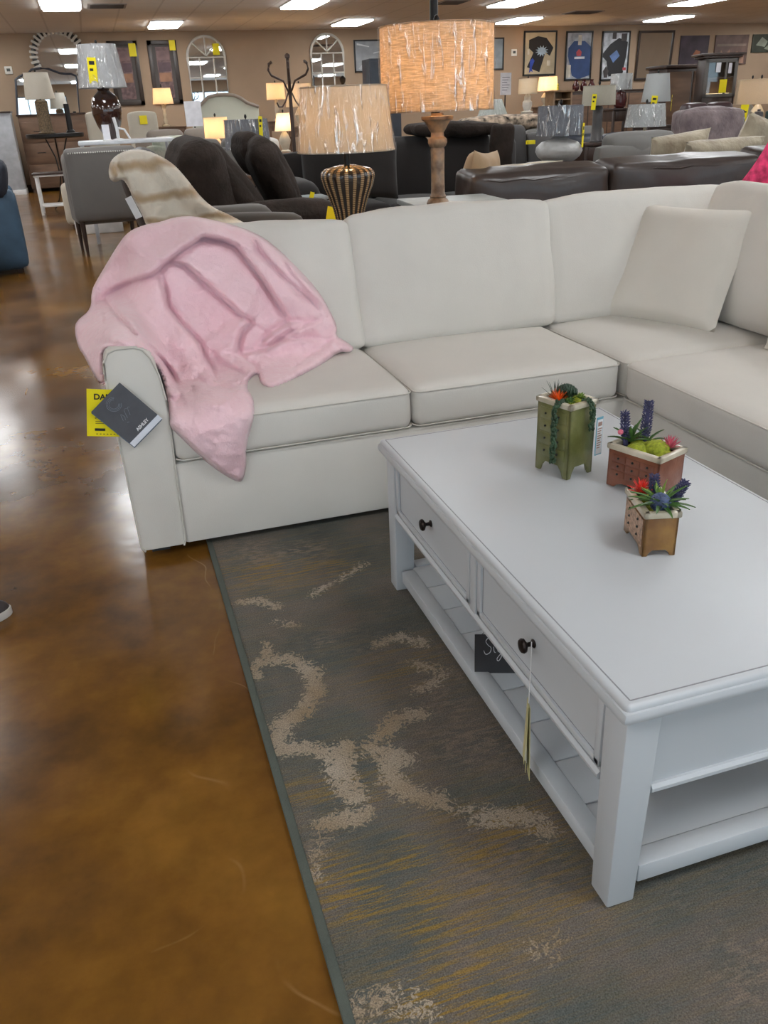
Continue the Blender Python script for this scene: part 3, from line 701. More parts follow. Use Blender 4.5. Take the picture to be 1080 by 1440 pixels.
# black hang tag and edge-on price tag on the near drawer
KN = atX(739, 915, .637)
HB = M('hangtag_black', (.02, .018, .02), .45, coat=.2); SV = M('silver_ink', (.6, .6, .62), .35)
hc = atX(704, 916, .735)
t = thing('hang_tag', 'black folded hang tag with silver script dangling below the coffee table drawer', 'tag', hc)
m = frame3(Vector((0, 0, 0)), Vector((.93, -.36, 0)), Vector((.05, .12, 1)))
bm = BM(); box(bm, -.062, .062, -.0015, .0015, -.072, .045, m=m); obj('front_cover', bm, HB, t, smooth=False)
bm = BM(); box(bm, -.062, .062, .002, .008, -.092, .040, m=m); obj('back_cover', bm, M('hangtag_dark', (.045, .04, .04), .5), t, smooth=False)
def curve_text(strokes, r, mw, mat, parent, name='lettering'):
    bm = BM()
    for s in strokes:
        P3 = [Vector((x, 0, z)) for x, z in s]; Q_ = []
        for i in range(len(P3)-1):
            p0, p1, p2, p3 = P3[max(0, i-1)], P3[i], P3[i+1], P3[min(len(P3)-1, i+2)]
            for k in range(5):
                u = k/5; Q_.append(.5*((2*p1)+(p2-p0)*u+(2*p0-5*p1+4*p2-p3)*u*u+(3*p1-p0-3*p2+p3)*u**3))
        Q_.append(P3[-1]); tube(bm, Q_, r, 5)
    bm.transform(mw); return obj(name, bm, mat, parent)
script_sign = [[(.34, .95), (.2, 1.0), (.05, .8), (.15, .6), (.3, .45), (.25, .2), (.05, .1), (-.05, .3)], [(.42, .5), (.45, .25), (.52, .2)], [(.47, .68), (.48, .70)],
               [(.8, .5), (.66, .5), (.62, .3), (.75, .22), (.82, .5), (.8, 0), (.66, -.25), (.6, -.1), (.9, .3)], [(.92, .5), (.93, .2), (1.02, .48), (1.12, .42), (1.12, .2), (1.2, .24)]]
curve_text(script_sign, .016, m @ Matrix.Translation((-.038, -.002, -.012)) @ Matrix.Diagonal((.05, .05, .05, 1)), SV, t)
bm = BM(); tube(bm, [m @ Vector((-.045, 0, .045)), m @ Vector((-.02, 0, .075)), m @ Vector((.03, 0, .13))], .0008, 5); obj('string', bm, HB, t)
pt = atX(737, 960, .628); t = thing('price_tag', 'thin cream price tags seen edge-on, hanging on string from the near drawer', 'tag', (.640, pt.y, .04))
bm = BM(); tube(bm, [(.0, 0, .36), (.002, .002, .30), (0, 0, .215)], .0011, 5); obj('string', bm, M('white_string', (.7, .7, .7), .8), t)
TG = M('tag_cream', (.55, .50, .25), .6)
for k, (dy, an) in enumerate(((-.0015, .18), (.0, -.02), (.002, .1))):
    bm = BM(); b2 = BM(); box(b2, -.0006, .0006, -.016, .016, -.185+k*.02, 0)
    merge(bm, b2, T((0, dy, .215), (0, 0, 0)) @ T((0, 0, 0), (.0, .03*(k-1), -.50+an))); obj('card', bm, TG, t, smooth=False)

# ================================================================ CERAMIC PLANTERS
def glaze(name, c1, c2, c3=None):
    if name in MC: return MC[name]
    m, N, L, b = newmat(name); g = N.new('ShaderNodeTexCoord')
    n1 = N.new('ShaderNodeTexNoise'); n1.inputs['Scale'].default_value = 14; n1.inputs['Detail'].default_value = 5; L.new(g.outputs['Object'], n1.inputs['Vector'])
    r = N.new('ShaderNodeValToRGB'); r.color_ramp.elements[0].position = .36; r.color_ramp.elements[0].color = (*c1, 1); r.color_ramp.elements[1].position = .66; r.color_ramp.elements[1].color = (*c2, 1)
    if c3: e = r.color_ramp.elements.new(.5); e.color = (*c3, 1)
    L.new(n1.outputs[0], r.inputs[0]); L.new(r.outputs[0], b.inputs['Base Color']); b.inputs['Roughness'].default_value = .28; b.inputs['Coat Weight'].default_value = .3
    bp = N.new('ShaderNodeBump'); bp.inputs['Strength'].default_value = .3; bp.inputs['Distance'].default_value = .003; n2 = N.new('ShaderNodeTexNoise'); n2.inputs['Scale'].default_value = 60
    L.new(g.outputs['Object'], n2.inputs['Vector']); L.new(n2.outputs[0], bp.inputs['Height']); L.new(bp.outputs[0], b.inputs['Normal']); MC[name] = m; return m
RIM = glaze('rim_cream', (.42, .37, .27), (.62, .57, .46)); SOIL = M('soil_dark', (.03, .022, .015), .95)
KNB = M('knob_black', (.012, .012, .012), .35); PALE = M('painted_lines', (.30, .30, .16), .5)
def chest_body(w_, l_, h, foot, mat, par, rows, cols, grow=.0):
    """little chest of drawers: walls with arched feet; w along local x (plain end faces -y), drawers on the -x side"""
    bm = BM(); tw = .006
    def side(L2, H):       # outline with feet
        a = L2/2; f = foot; fw_ = L2*.20
        return [(-a, 0), (-a+fw_*.75, 0), (-a+fw_, f*.5), (-a+fw_*1.5, f*.95), (a-fw_*1.5, f*.95), (a-fw_, f*.5), (a-fw_*.75, 0), (a, 0), (a, H), (-a, H)]
    for s in (-1, 1):
        prism(bm, side(w_, h), *sorted((s*l_/2, s*(l_/2-tw))), 'y', bev=.0012)
        prism(bm, side(l_, h), *sorted((s*w_/2, s*(w_/2-tw))), 'x', bev=.0012)
    box(bm, -w_/2+tw, w_/2-tw, -l_/2+tw, l_/2-tw, foot+.002, foot+.008)
    for v in bm.verts: k = 1+grow*(1-v.co.z/h) ; v.co.x *= k; v.co.y *= k
    o = obj('body', bm, mat, par)
    bm = BM(); e = .0045; ro, ri = .006, .010
    for (a, b_, c, d) in ((-w_/2-e, w_/2+e, -l_/2-e, -l_/2+ri), (-w_/2-e, w_/2+e, l_/2-ri, l_/2+e), (-w_/2-e, -w_/2+ri, -l_/2-e, l_/2+e), (w_/2-ri, w_/2+e, -l_/2-e, l_/2+e)): box(bm, a, b_, c, d, h-.004, h+.010, .0035)
    obj('rim', bm, RIM, par, label='cream glazed rim')
    bm = BM(); box(bm, -w_/2+.005, w_/2-.005, -l_/2+.005, l_/2-.005, h-.03, h-.006); obj('soil', bm, SOIL, par)
    # drawer fronts on the -x face
    zt = h-.012; zb = foot+.012; rh = (zt-zb)/rows; cw = (l_-.02)/cols
    for r_ in range(rows):
        for c in range(cols):
            z0, z1 = zb+r_*rh+.002, zb+(r_+1)*rh-.002; y0, y1 = -l_/2+.01+c*cw+.0015, -l_/2+.01+(c+1)*cw-.0015
            k = 1+grow*(1-(z0+z1)/2/h)
            bm = BM(); box(bm, -w_/2*k-.0016, -w_/2*k+.001, y0, y1, z0, z1, .0007); dr = obj('drawer_front', bm, mat, par)
            bm = BM()
            for yk in ((y0*.72+y1*.28, y0*.22+y1*.78) if cols == 1 else ((y0+y1)/2,)): bmesh.ops.create_icosphere(bm, subdivisions=2, radius=.0030, matrix=Matrix.Translation((-w_/2*k-.003, yk, (z0+z1)/2)))
            obj('knob', bm, KNB, dr)
def moss(par, lst, mat, name='moss'):
    bm = BM()
    for (x, y, z, r, sq) in lst:
        b2 = BM(); bmesh.ops.create_icosphere(b2, subdivisions=4, radius=r)
        for v in b2.verts:
            v.co.z *= sq; n_ = noise.noise(v.co*180+Vector((x*50, y*90, 0)))*.0022+noise.noise(v.co*70)*.002; v.co += v.co.normalized()*n_
        merge(bm, b2, Matrix.Translation((x, y, z)))
    return obj(name, bm, mat, par)
def blade(bm, base, direc, L2, wd, droop=.3, curl=0, seg=7):
    """one tapering leaf with a folded midrib"""
    base, d = Vector(base), Vector(direc).normalized(); s = d.cross(Vector((0, 0, 1)))
    s = s.normalized() if s.length > .05 else Vector((1, 0, 0)); rows = []; p = base.copy()
    for k in range(seg+1):
        u = k/seg; wk = wd*(math.sin(PI*min(1, .18+u*.82))**.8 if u < 1 else .02); up = s.cross(d).normalized()
        rows.append([bm.verts.new(p-s*wk/2+up*wk*.18), bm.verts.new(p), bm.verts.new(p+s*wk/2+up*wk*.18), bm.verts.new(p-up*wd*.16)])
        d = (d+Vector((0, 0, -droop/seg))+s*curl/seg).normalized(); p = p+d*L2/seg
    for a, b_ in zip(rows, rows[1:]):
        bm.faces.new((a[0], a[1], b_[1], b_[0])); bm.faces.new((a[1], a[2], b_[2], b_[1])); bm.faces.new((a[2], a[3], b_[3], b_[2])); bm.faces.new((a[3], a[0], b_[0], b_[3]))
def spiky(par, name, x, y, z, n, L2, wd, mat, el=(20, 85), droop=.15, label=None, lean=(0, 0)):
    bm = BM()
    for k in range(n):
        a = k*2.399; e = math.radians(el[0]+(el[1]-el[0])*((k+.5)/n)); ll = L2*random.uniform(.8, 1.1)
        blade(bm, (x, y, z), (math.cos(a)*math.cos(e)+lean[0], math.sin(a)*math.cos(e)+lean[1], math.sin(e)), ll, wd, droop)
    return obj(name, bm, mat, par, label=label)
def lavender(par, base, tip, r, mat, st, n=90):
    base, tip = Vector(base), Vector(tip); ax = (tip-base); L2 = ax.length; ax.normalize(); s = ax.cross(Vector((.3, .9, .1))).normalized(); q = ax.cross(s)
    bm = BM(); tube(bm, [base, base+(tip-base)*.97], r*.45, 8, r*.25)
    for k in range(n):
        u = .18+.8*(k/n); a = k*2.399; rad = r*(1.05-.35*u)*(1 if u > .3 else .8); c = base+(tip-base)*u+(s*math.cos(a)+q*math.sin(a))*rad*.75
        d = (s*math.cos(a)+q*math.sin(a)+ax*.6).normalized()
        b2 = BM(); bmesh.ops.create_cone(b2, segments=5, radius1=.0022, radius2=.0006, depth=.0065, cap_ends=True); merge(bm, b2, Matrix.Translation(c+d*.002) @ d.to_track_quat('Z', 'Y').to_matrix().to_4x4())
    return obj('lavender_spike', bm, mat, par)
GM = M('moss_lime', (.26, .30, .02), .9, var=.4, scale=120); DG = M('leaf_dark', (.018, .045, .022), .5, var=.4, scale=40); MG = M('leaf_mid', (.06, .14, .03), .45, var=.4, scale=30)
LGN = M('leaf_lime', (.22, .34, .06), .5, var=.2); OR = M('petal_orange', (.80, .12, .015), .4, var=.25, scale=60); RD = M('petal_red', (.72, .045, .03), .4, var=.3, scale=60)
PK = M('petal_pink', (.62, .13, .19), .45, var=.3, scale=80); LV = M('lavender_blue', (.055, .055, .13), .7, var=.4, scale=90); EY = M('eryngium_blue', (.05, .075, .16), .5, var=.4, scale=90)
ZT = TZ+.0006
# tall green one
p1 = thing('planter', 'tall green ceramic chest-shaped planter with orange succulent and trailing strings', 'planter', (1.005, 1.735, ZT), math.radians(17))
W1, L1, H1 = .088, .110, .183
chest_body(W1, L1, H1, .030, glaze('glaze_green', (.10, .108, .030), (.19, .185, .075), (.14, .145, .05)), p1, 4, 1)
z = H1
moss(p1, [(-.022, -.034, z-.004, .017, .7), (.010, -.035, z-.004, .018, .8), (.0, .0, z-.008, .022, .6), (.022, -.012, z, .014, .8)], GM)
spiky(p1, 'orange_rosette', -.016, .014, z-.006, 30, .036, .0062, OR, (25, 80), .1, 'orange spiked rosette')
spiky(p1, 'grassy_tuft', -.010, .030, z-.004, 14, .052, .003, DG, (45, 85), .25)
bm = BM()
for k in range(46):
    a = k*2.399; r_ = .021*math.sqrt(k/46); bmesh.ops.create_icosphere(bm, subdivisions=1, radius=.0052, matrix=Matrix.Translation((.022+r_*math.cos(a), .022+r_*math.sin(a)*1.2, z+.014+.012*(1-k/46))) @ Matrix.Diagonal((1, 1, 1.5, 1)))
obj('dark_rosette', bm, DG, p1)
spiky(p1, 'green_rosette', -.020, -.028, z+.002, 26, .018, .008, MG, (5, 80), -.1); spiky(p1, 'lime_rosette', .024, -.022, z+.006, 26, .015, .007, LGN, (5, 80), -.1)
spiky(p1, 'dark_spikes', .006, -.002, z, 22, .030, .004, DG, (25, 88), .0)
def trail(par, x, y, nx_, ny_, drop, seed):
    random.seed(seed); bm = BM(); P3 = [Vector((x-nx_*.03, y-ny_*.03, z+.004)), Vector((x, y, z+.014)), Vector((x+nx_*.012, y+ny_*.012, z+.002))]
    zz = z
    while zz > z-drop: zz -= .012; P3.append(Vector((x+nx_*.014+random.uniform(-.003, .003)*(1-abs(nx_)), y+ny_*.014+random.uniform(-.003, .003)*(1-abs(ny_)), zz)))
    tube(bm, P3, .0012, 5)
    for a, b_ in zip(P3, P3[1:]):
        for k in range(4):
            c = a.lerp(b_, k/4); 
            for q in range(3):
                an = random.uniform(0, 6.28); off = Vector((math.cos(an)*.006, math.sin(an)*.006, random.uniform(-.003, .003)))
                off -= Vector((nx_, ny_, 0))*min(0, off.dot(Vector((nx_, ny_, 0))))
                bmesh.ops.create_icosphere(bm, subdivisions=1, radius=random.uniform(.0028, .0046), matrix=Matrix.Translation(c+off) @ Matrix.Diagonal((1, 1, 1.4, 1)))
    obj('trailing_string', bm, M('string_green', (.022, .055, .022), .55, var=.4, scale=60), par)
trail(p1, -W1/2-.002, -.020, -1, 0, .135, 3); trail(p1, .012, -L1/2-.002, 0, -1, .060, 5)
bm = BM(); mt = T((W1/2+.004, -L1/2-.012, .098), (-.05, .06, .12))
b2 = BM(); box(b2, -.013, .013, -.0008, .0008, -.048, .048); merge(bm, b2, mt); tg = obj('care_tag', bm, M('tag_blue', (.16, .42, .55), .5), p1, smooth=False, label='white care tag with blue border')
bm = BM(); b2 = BM(); box(b2, -.0112, .0112, -.0014, -.0007, -.045, .042); merge(bm, b2, mt); obj('tag_face', bm, M('tag_white', (.75, .76, .78), .5), tg, smooth=False)
bm = BM(); b2 = BM(); box(b2, -.008, .008, -.0018, -.0013, .026, .036)
for k in range(9): box(b2, -.009, .009-(k % 3)*.003, -.0018, -.0013, .018-k*.006, .0205-k*.006)
merge(bm, b2, mt); obj('tag_print', bm, M('print_brown', (.35, .22, .18), .6), tg, smooth=False)
# long terracotta one
p2 = thing('planter', 'long terracotta-brown ceramic planter with lavender spikes and a pink bloom', 'planter', (1.128, 1.567, ZT), math.radians(21))
W2, L2_, H2 = .100, .140, .098
chest_body(W2, L2_, H2, .014, glaze('glaze_terracotta', (.15, .045, .022), (.24, .085, .045)), p2, 3, 3)
z = H2
moss(p2, [(-.022, .010, z, .026, .6), (.008, -.020, z+.004, .030, .65), (.0, -.048, z-.004, .022, .6), (.02, .03, z-.004, .026, .5)], GM)
lavender(p2, (-.014, .050, z), (-.020, .056, z+.085), .013, LV, None, 110); lavender(p2, (.022, .024, z), (.050, .040, z+.100), .0145, LV, None, 130)
spiky(p2, 'leaf_cluster', -.002, .046, z+.006, 14, .060, .011, MG, (25, 70), .5); spiky(p2, 'leaf_cluster', .034, .022, z+.002, 7, .055, .009, MG, (35, 60), .7)
spiky(p2, 'pink_bloom', .030, -.040, z+.004, 34, .032, .0055, PK, (15, 80), -.25, 'pink spiky bloom')
bm = BM(); bmesh.ops.create_icosphere(bm, subdivisions=2, radius=.007, matrix=Matrix.Translation((-.030, .056, z+.035))); obj('pink_bud', bm, PK, p2)
# small ochre one
p3 = thing('planter', 'small ochre ceramic planter nearest the table front with red bloom and thistle', 'planter', (.978, 1.320, ZT), math.radians(-15.5))
W3, L3, H3 = .068, .124, .090
chest_body(W3, L3, H3, .014, glaze('glaze_ochre', (.155, .065, .014), (.30, .155, .035)), p3, 3, 2)
bm = BM(); box(bm, -W3/2-.0025, -W3/2-.001, -L3/2+.008, L3/2-.008, .02, H3-.010); 
obj('painted_panel', bm, M('painted_faded', (.34, .22, .15), .5, var=.55, scale=150), p3, label='faded painted drawer side')
z = H3
moss(p3, [(.0, -.02, z-.010, .026, .5), (.0, .03, z-.010, .024, .5)], GM)
spiky(p3, 'red_bloom', -.010, .044, z+.004, 34, .032, .0058, RD, (10, 80), -.15, 'red spiked bloom')
lavender(p3, (.008, .012, z), (.004, .018, z+.058), .0125, LV, None, 90); lavender(p3, (.022, -.022, z), (.066, .0, z+.048), .0125, LV, None, 110)
bm = BM(); b2 = BM(); bmesh.ops.create_icosphere(b2, subdivisions=4, radius=.019)
for v in b2.verts:
    a = math.atan2(v.co.y, v.co.x); v.co *= 1+.13*abs(math.sin(a*9)); v.co.z *= .95
merge(bm, b2, T((.004, -.030, z+.016), (.5, .2, 0))); obj('thistle_head', bm, EY, p3, label='round blue thistle head')
spiky(p3, 'leaf_cluster', .006, -.030, z+.010, 22, .068, .010, MG, (10, 50), .55); spiky(p3, 'pale_leaves', .010, -.01, z+.010, 9, .044, .007, LGN, (25, 80), .3)

# ================================================================ TAGS ON THE SOFA ARM, SHOE
YL = M('tag_yellow', (.86, .72, .0), .55, var=.03); BK = M('ink_black', (.01, .01, .01), .6)
def yellow_tag(corners, label, words, th=.001, group=None, w_=None):
    TL, TR, BL_ = corners; ex = TR-TL; ez = TL-BL_; c = TL+ex/2-ez/2; m = frame3(Vector((0, 0, 0)), ex, ez)
    t = thing('price_tag', label, 'price tag', c, 0, group); bm = BM(); box(bm, -ex.length/2, ex.length/2, -th, th, -ez.length/2, ez.length/2, m=m); obj('card', bm, YL, t, smooth=False)
    for (s, sz, x, z_, bd) in words: text(s, sz, BK, m @ Matrix.Translation((x, -th-.0004, z_)) @ TXT, 'lettering', t, bold=bd)
    return t, m, ex.length, ez.length
ya = SY-.016
TL, TR, BL_ = atY(124, 547, ya), atY(178, 549, ya), atY(120, 613, ya)
t, m, a, b_ = yellow_tag((TL, TR, BL_), 'yellow price tag behind the grey booklet on the sofa arm', [('DAL', .024, -.012, .050, .0008), ('$2', .021, -.021, -.012, .0006)])
bm = BM()
for k in range(2): box(bm, -.030, .030, -.0018, -.001, -.027-k*.006, -.0255-k*.006, m=m)
box(bm, -.032, -.002, -.0018, -.001, -.056, -.048, m=m)
for k in range(8): box(bm, -.028+k*.010, -.023+k*.010, -.0018, -.001, -.067, -.065, m=m)
obj('print', bm, BK, t, smooth=False)
# grey booklet
P0, P1, P2, P3_ = atY(169, 538, ya-.012), atY(227, 588, ya-.012), atY(188, 628, ya-.012), atY(131, 573, ya-.012)
ex = (P1-P2); ez = ((P0-P1)+(P3_-P2))/2; c = (P0+P2)/2
bk = thing('booklet', 'grey product booklet with white strip hanging on the front of the sofa arm', 'booklet', c)
m = frame3(Vector((0, 0, 0)), ex, ez); wx, wz = ex.length/2, ez.length/2
GY = M('booklet_grey', (.085, .09, .105), .35, coat=.3, var=.12, scale=20)
bm = BM(); box(bm, -wx, wx, -.002, 0, -wz+.018, wz, m=m); obj('cover', bm, GY, bk, smooth=False)
bm = BM(); box(bm, -wx, wx, -.0024, .0, -wz, -wz+.018, m=m); obj('strip', bm, M('booklet_white', (.72, .76, .84), .5), bk, smooth=False)
bm = BM(); box(bm, -wx-.003, wx-.003, .001, .005, -wz-.004, wz-.004, m=m); obj('pages', bm, M('booklet_blue', (.10, .14, .20), .5), bk, smooth=False)
text('ASHLEY', .014, M('ink_white', (.85, .85, .88), .5), m @ Matrix.Translation((.008, -.0024, -wz+.030)) @ TXT, 'lettering', bk, bold=.0003)
bm = BM()
for r_ in (.014, .018, .022): 
    pts = [m @ Vector((-.0+r_*math.cos(a_), -.0024, wz-.032+r_*math.sin(a_))) for a_ in [k*PI/14 for k in range(3, 26)]]; tube(bm, pts, .0007, 4)
obj('ornament', bm, M('ink_greyblue', (.22, .25, .30), .5), bk)
curve_text([[(0, .3), (.3, .9), (.4, .5), (.2, .2)], [(.5, .2), (.9, 1.0), (1.2, .9)], [(.9, .2), (1.3, .9), (1.5, .8)], [(.1, -.1), (.3, -.2)]], .02, m @ Matrix.Translation((-.02, -.0024, -.012)) @ Matrix.Diagonal((.03, .03, .03, 1)), M('ink_greyblue', None), bk, 'script')
bm = BM(); box(bm, -.010, .010, -.0005, .0005, 0, .1)
bm.free()

# shoe at the left edge
sh = thing('shoe', 'dark shoe with white rubber sole at the left picture edge', 'shoe', (-.60, 2.345, 0), math.radians(18))
def shoe_outline(k, off=0): return [(.150*math.cos(a)*k+off, .048*math.sin(a)*k*(1+.15*math.cos(a))) for a in [2*PI*i/40 for i in range(40)]]
bm = BM(); prism(bm, shoe_outline(1), .0, .026, 'z', bev=.004); obj('sole', bm, M('rubber_white', (.50, .47, .43), .6), sh)
bm = BM(); b2 = BM(); bmesh.ops.create_uvsphere(b2, u_segments=40, v_segments=24, radius=1)
for v in b2.verts:
    x, y, z_ = v.co; h_ = .055+.055*max(0, -x)**.6; v.co = Vector((x*.146, y*.045*(1+.15*x), .022+max(0, z_)*h_))
merge(bm, b2); obj('upper', bm, M('shoe_leather', (.035, .028, .03), .5, bump=.2), sh)
bm = BM(); lathe(bm, [(.036, .04), (.040, .10), (.044, .13), (.040, .132), (.034, .09)], 24, T((-.075, 0, 0))); obj('collar', bm, M('shoe_leather', None), sh)
bm = BM()
for k in range(4): tube(bm, [(.045-k*.028, -.02, .066+k*.007), (.045-k*.028, 0, .074+k*.009), (.045-k*.028, .02, .066+k*.007)], .0025, 6)
obj('laces', bm, M('laces_dark', (.06, .05, .05), .8), sh)

# ================================================================ BACKGROUND FURNITURE
CHR = fabric('charcoal_plush', (.022, .019, .018), sheen=.2); GRY = fabric('grey_weave', (.17, .165, .155)); TAU = fabric('taupe_weave', (.20, .17, .145))
LTH = M('brown_leather', (.040, .028, .024), .38, var=.2, scale=6, bump=.35, bscale=9, coat=.12); BLU = M('blue_leather', (.05, .10, .16), .5, var=.15, bump=.1)
IVO = fabric('ivory_weave', (.52, .48, .40)); DKW = M('dark_wood', (.045, .025, .018), .4, var=.3, scale=12, stretch=(1, 1, .15)); BRW = M('brown_wood', (.15, .085, .05), .55, var=.25, scale=10, stretch=(.2, 1, 1))
GRW = M('greywash_wood', (.26, .29, .29), .5, var=.12, scale=12); LPW = M('pale_metal', (.6, .58, .55), .35, metal=.7); BLKM = M('black_metal', (.015, .014, .014), .4, metal=.5)
def couch(name, label, cat, loc, rz, W, D, H, mat, seats=2, seat_h=.46, arm=(.2, .62), lean=.18, base=.05, back_t=.22, legs=False, pad=None, rolled=False):
    """upholstered seat facing local -y"""
    t = thing(name, label, cat, loc, rz); pad = pad or mat
    aw, ah = arm; bm = BM(); soft(bm, W-.02, D-.04, .30, .04, n=6, m=T((0, 0, base+.15))); obj('base', bm, mat, t)
    if aw:
        for s in (-1, 1):
            bm = BM(); soft(bm, aw, D-.02, ah-base, .06 if not rolled else aw*.45, (0, .01, .02), 10, T((s*(W/2-aw/2), 0, base+(ah-base)/2))); obj('arm', bm, mat, t)
    iw = W-2*aw; cw = iw/seats
    for k in range(seats):
        x = -iw/2+cw*(k+.5)
        bm = BM(); soft(bm, cw-.012, D-.22, .17, .05, (0, .01, .025), 10, T((x, -.10, seat_h-.07)), wr=.006, seed=k); obj('seat_cushion', bm, pad, t)
        hb = H-seat_h+.03
        bm = BM(); soft(bm, cw-.012, back_t, hb, .07, (.005, .05, .015), 10, T((x, D/2-.05-back_t/2, seat_h+hb/2-.04), (-lean, 0, 0)), wr=.008, seed=k+4); obj('back_cushion', bm, pad, t)
    bm = BM(); soft(bm, W-.06, .14, H-.10-base, .05, n=8, m=T((0, D/2-.07, base+(H-.10-base)/2))); obj('back_frame', bm, mat, t)
    for sx in (-1, 1):
        for sy in (-1, 1):
            bm = BM(); box(bm, sx*(W/2-.1)-.03, sx*(W/2-.1)+.03, sy*(D/2-.1)-.03, sy*(D/2-.1)+.03, 0, base+.04, .004); obj('foot', bm, DKW, t)
    return t
def side_table(name, label, loc, w_, d, h, mat, rz=0, shelf=False, drawer=True, th=.03, knob=True):
    t = thing(name, label, 'table', loc, rz)
    bm = BM(); box(bm, -w_/2, w_/2, -d/2, d/2, h-th, h, .005); obj('tabletop', bm, mat, t)
    lg = .04
    for sx in (-1, 1):
        for sy in (-1, 1):
            bm = BM(); x, y = sx*(w_/2-.015-lg/2), sy*(d/2-.015-lg/2); box(bm, x-lg/2, x+lg/2, y-lg/2, y+lg/2, 0, h-th, .003); obj('leg', bm, mat, t)
    if drawer:
        bm = BM(); box(bm, -w_/2+.025, w_/2-.025, -d/2+.025, d/2-.025, h-th-.16, h-th); obj('apron', bm, mat, t)
        bm = BM(); box(bm, -w_/2+.06, w_/2-.06, -d/2+.015, -d/2+.03, h-th-.145, h-th-.015, .004); dr = obj('drawer', bm, mat, t)
        bm = BM(); bmesh.ops.create_icosphere(bm, subdivisions=2, radius=.013, matrix=Matrix.Translation((0, -d/2+.005, h-th-.08))); obj('knob', bm, BLKM, dr)
    if shelf: bm = BM(); box(bm, -w_/2+.03, w_/2-.03, -d/2+.03, d/2-.03, .12, .15, .003); obj('shelf', bm, mat, t)
    return t
SOLID = {}
def lamp(label, loc, rt, rb, z0, z1, prof, shmat, bodymat, lit=0, wrap=False, square=False, top=.05, flute=0, nf=0, pleat=0, base_label=None, col=(1, .62, .30), price=None):
    """table lamp standing at loc; z0..z1 = shade height above its foot, prof = (r, z) of the body"""
    t = thing('table_lamp', label, 'lamp', loc)
    bm = BM(); lathe(bm, prof, 40 if not nf else 96, flute=flute, nf=nf); obj('body', bm, bodymat, t, label=base_label)
    bm = BM(); zb = prof[-1][1]; lathe(bm, [(.014, zb-.005), (.014, z0+.02), (.018, z0+.02), (.018, z0+.07), (.010, z0+.08)], 12); obj('stem', bm, BLKM, t)
    seg = 48; bm = BM(); th = .002
    def ring(r, z): return [(r*math.cos(2*PI*k/seg)*(1+(pleat*(k % 2))), r*math.sin(2*PI*k/seg)*(1+(pleat*(k % 2))), z) for k in range(seg)]
    rows = [ring(rb+(rt-rb)*k/6, z0+(z1-z0)*k/6) for k in range(7)]
    vs = [[bm.verts.new(p) for p in r_] for r_ in rows]
    for a, b_ in zip(vs, vs[1:]):
        for k in range(seg): bm.faces.new((a[k], a[(k+1) % seg], b_[(k+1) % seg], b_[k]))
    if square:
        for v in bm.verts:
            a = math.atan2(v.co.y, v.co.x); q = 1/max(abs(math.cos(a)), abs(math.sin(a))); q = min(q, 1.25); v.co.x *= q*.9; v.co.y *= q*.9
    sh = obj('shade', bm, shmat, t)
    for (rq, zq) in ((rb, z0), (rt, z1)):
        bm = BM(); tube(bm, [(rq*math.cos(k*PI/24), rq*math.sin(k*PI/24), zq) for k in range(49)], .004, 6); obj('trim', bm, shmat, sh)
    bm = BM()
    for k in range(3): a = k*2*PI/3; tube(bm, [(0, 0, z1-.012), (rt*.97*math.cos(a), rt*.97*math.sin(a), z1-.006)], .002, 5)
    lathe(bm, [(.004, z1-.012), (.006, z1+.01), (.013, z1+.02), (.015, z1+.032), (.008, z1+top), (.001, z1+top+.004)], 12); obj('finial', bm, BLKM, t)
    if wrap:
        bm = BM(); rows = []
        for k in range(15):
            u = k/14; r_ = (rb+(rt-rb)*u)+.006; row = []
            for q in range(120):
                a = 2*PI*q/120; n_ = noise.noise(Vector((math.cos(a)*5, math.sin(a)*5, u*1.2)))*.006+noise.noise(Vector((math.cos(a)*16, math.sin(a)*16, u*2.5)))*.004
                row.append(bm.verts.new(((r_+abs(n_))*math.cos(a), (r_+abs(n_))*math.sin(a), z0-.004+(z1-z0+.008)*u)))
            rows.append(row)
        for a, b_ in zip(rows, rows[1:]):
            for q in range(120): bm.faces.new((a[q], a[(q+1) % 120], b_[(q+1) % 120], b_[q]))
        obj('plastic_wrap', bm, wrap_mat(), sh, label='crinkled clear plastic wrap')
    if lit:
        bm = BM(); bmesh.ops.create_icosphere(bm, subdivisions=2, radius=.028, matrix=Matrix.Translation((0, 0, z0+(z1-z0)*.45)))
        obj('bulb', bm, M('bulb_%d' % int(lit*10), (1, .8, .6), .5, var=0, emit=col, es=lit*30), t)
    if price:
        for (a, z, w_, h) in price:
            r_ = rb+(rt-rb)*(z-z0)/(z1-z0)+.012; bm = BM(); box(bm, -w_/2, w_/2, -.001, .001, -h/2, h/2, m=T((r_*math.sin(a), -r_*math.cos(a), z), (0, .06, a)))
            tg = obj('price_tag', bm, YL, t, smooth=False, label='yellow price tag')
            bm = BM(); mm = T((r_*math.sin(a), -r_*math.cos(a), z), (0, .06, a))
            box(bm, -w_*.3, w_*.3, -.0022, -.001, h*.22, h*.36, m=mm); box(bm, -w_*.3, w_*.1, -.0022, -.001, -.02*h, .08*h, m=mm); obj('print', bm, BK, tg, smooth=False)
    return t
def col_(px, Y, pys):
    """heights of picture rows at one depth"""
    return [atY(px, p, Y) for p in pys]
def hw_(px0, px1, py, Y): return (atY(px1, py, Y)-atY(px0, py, Y)).length/2

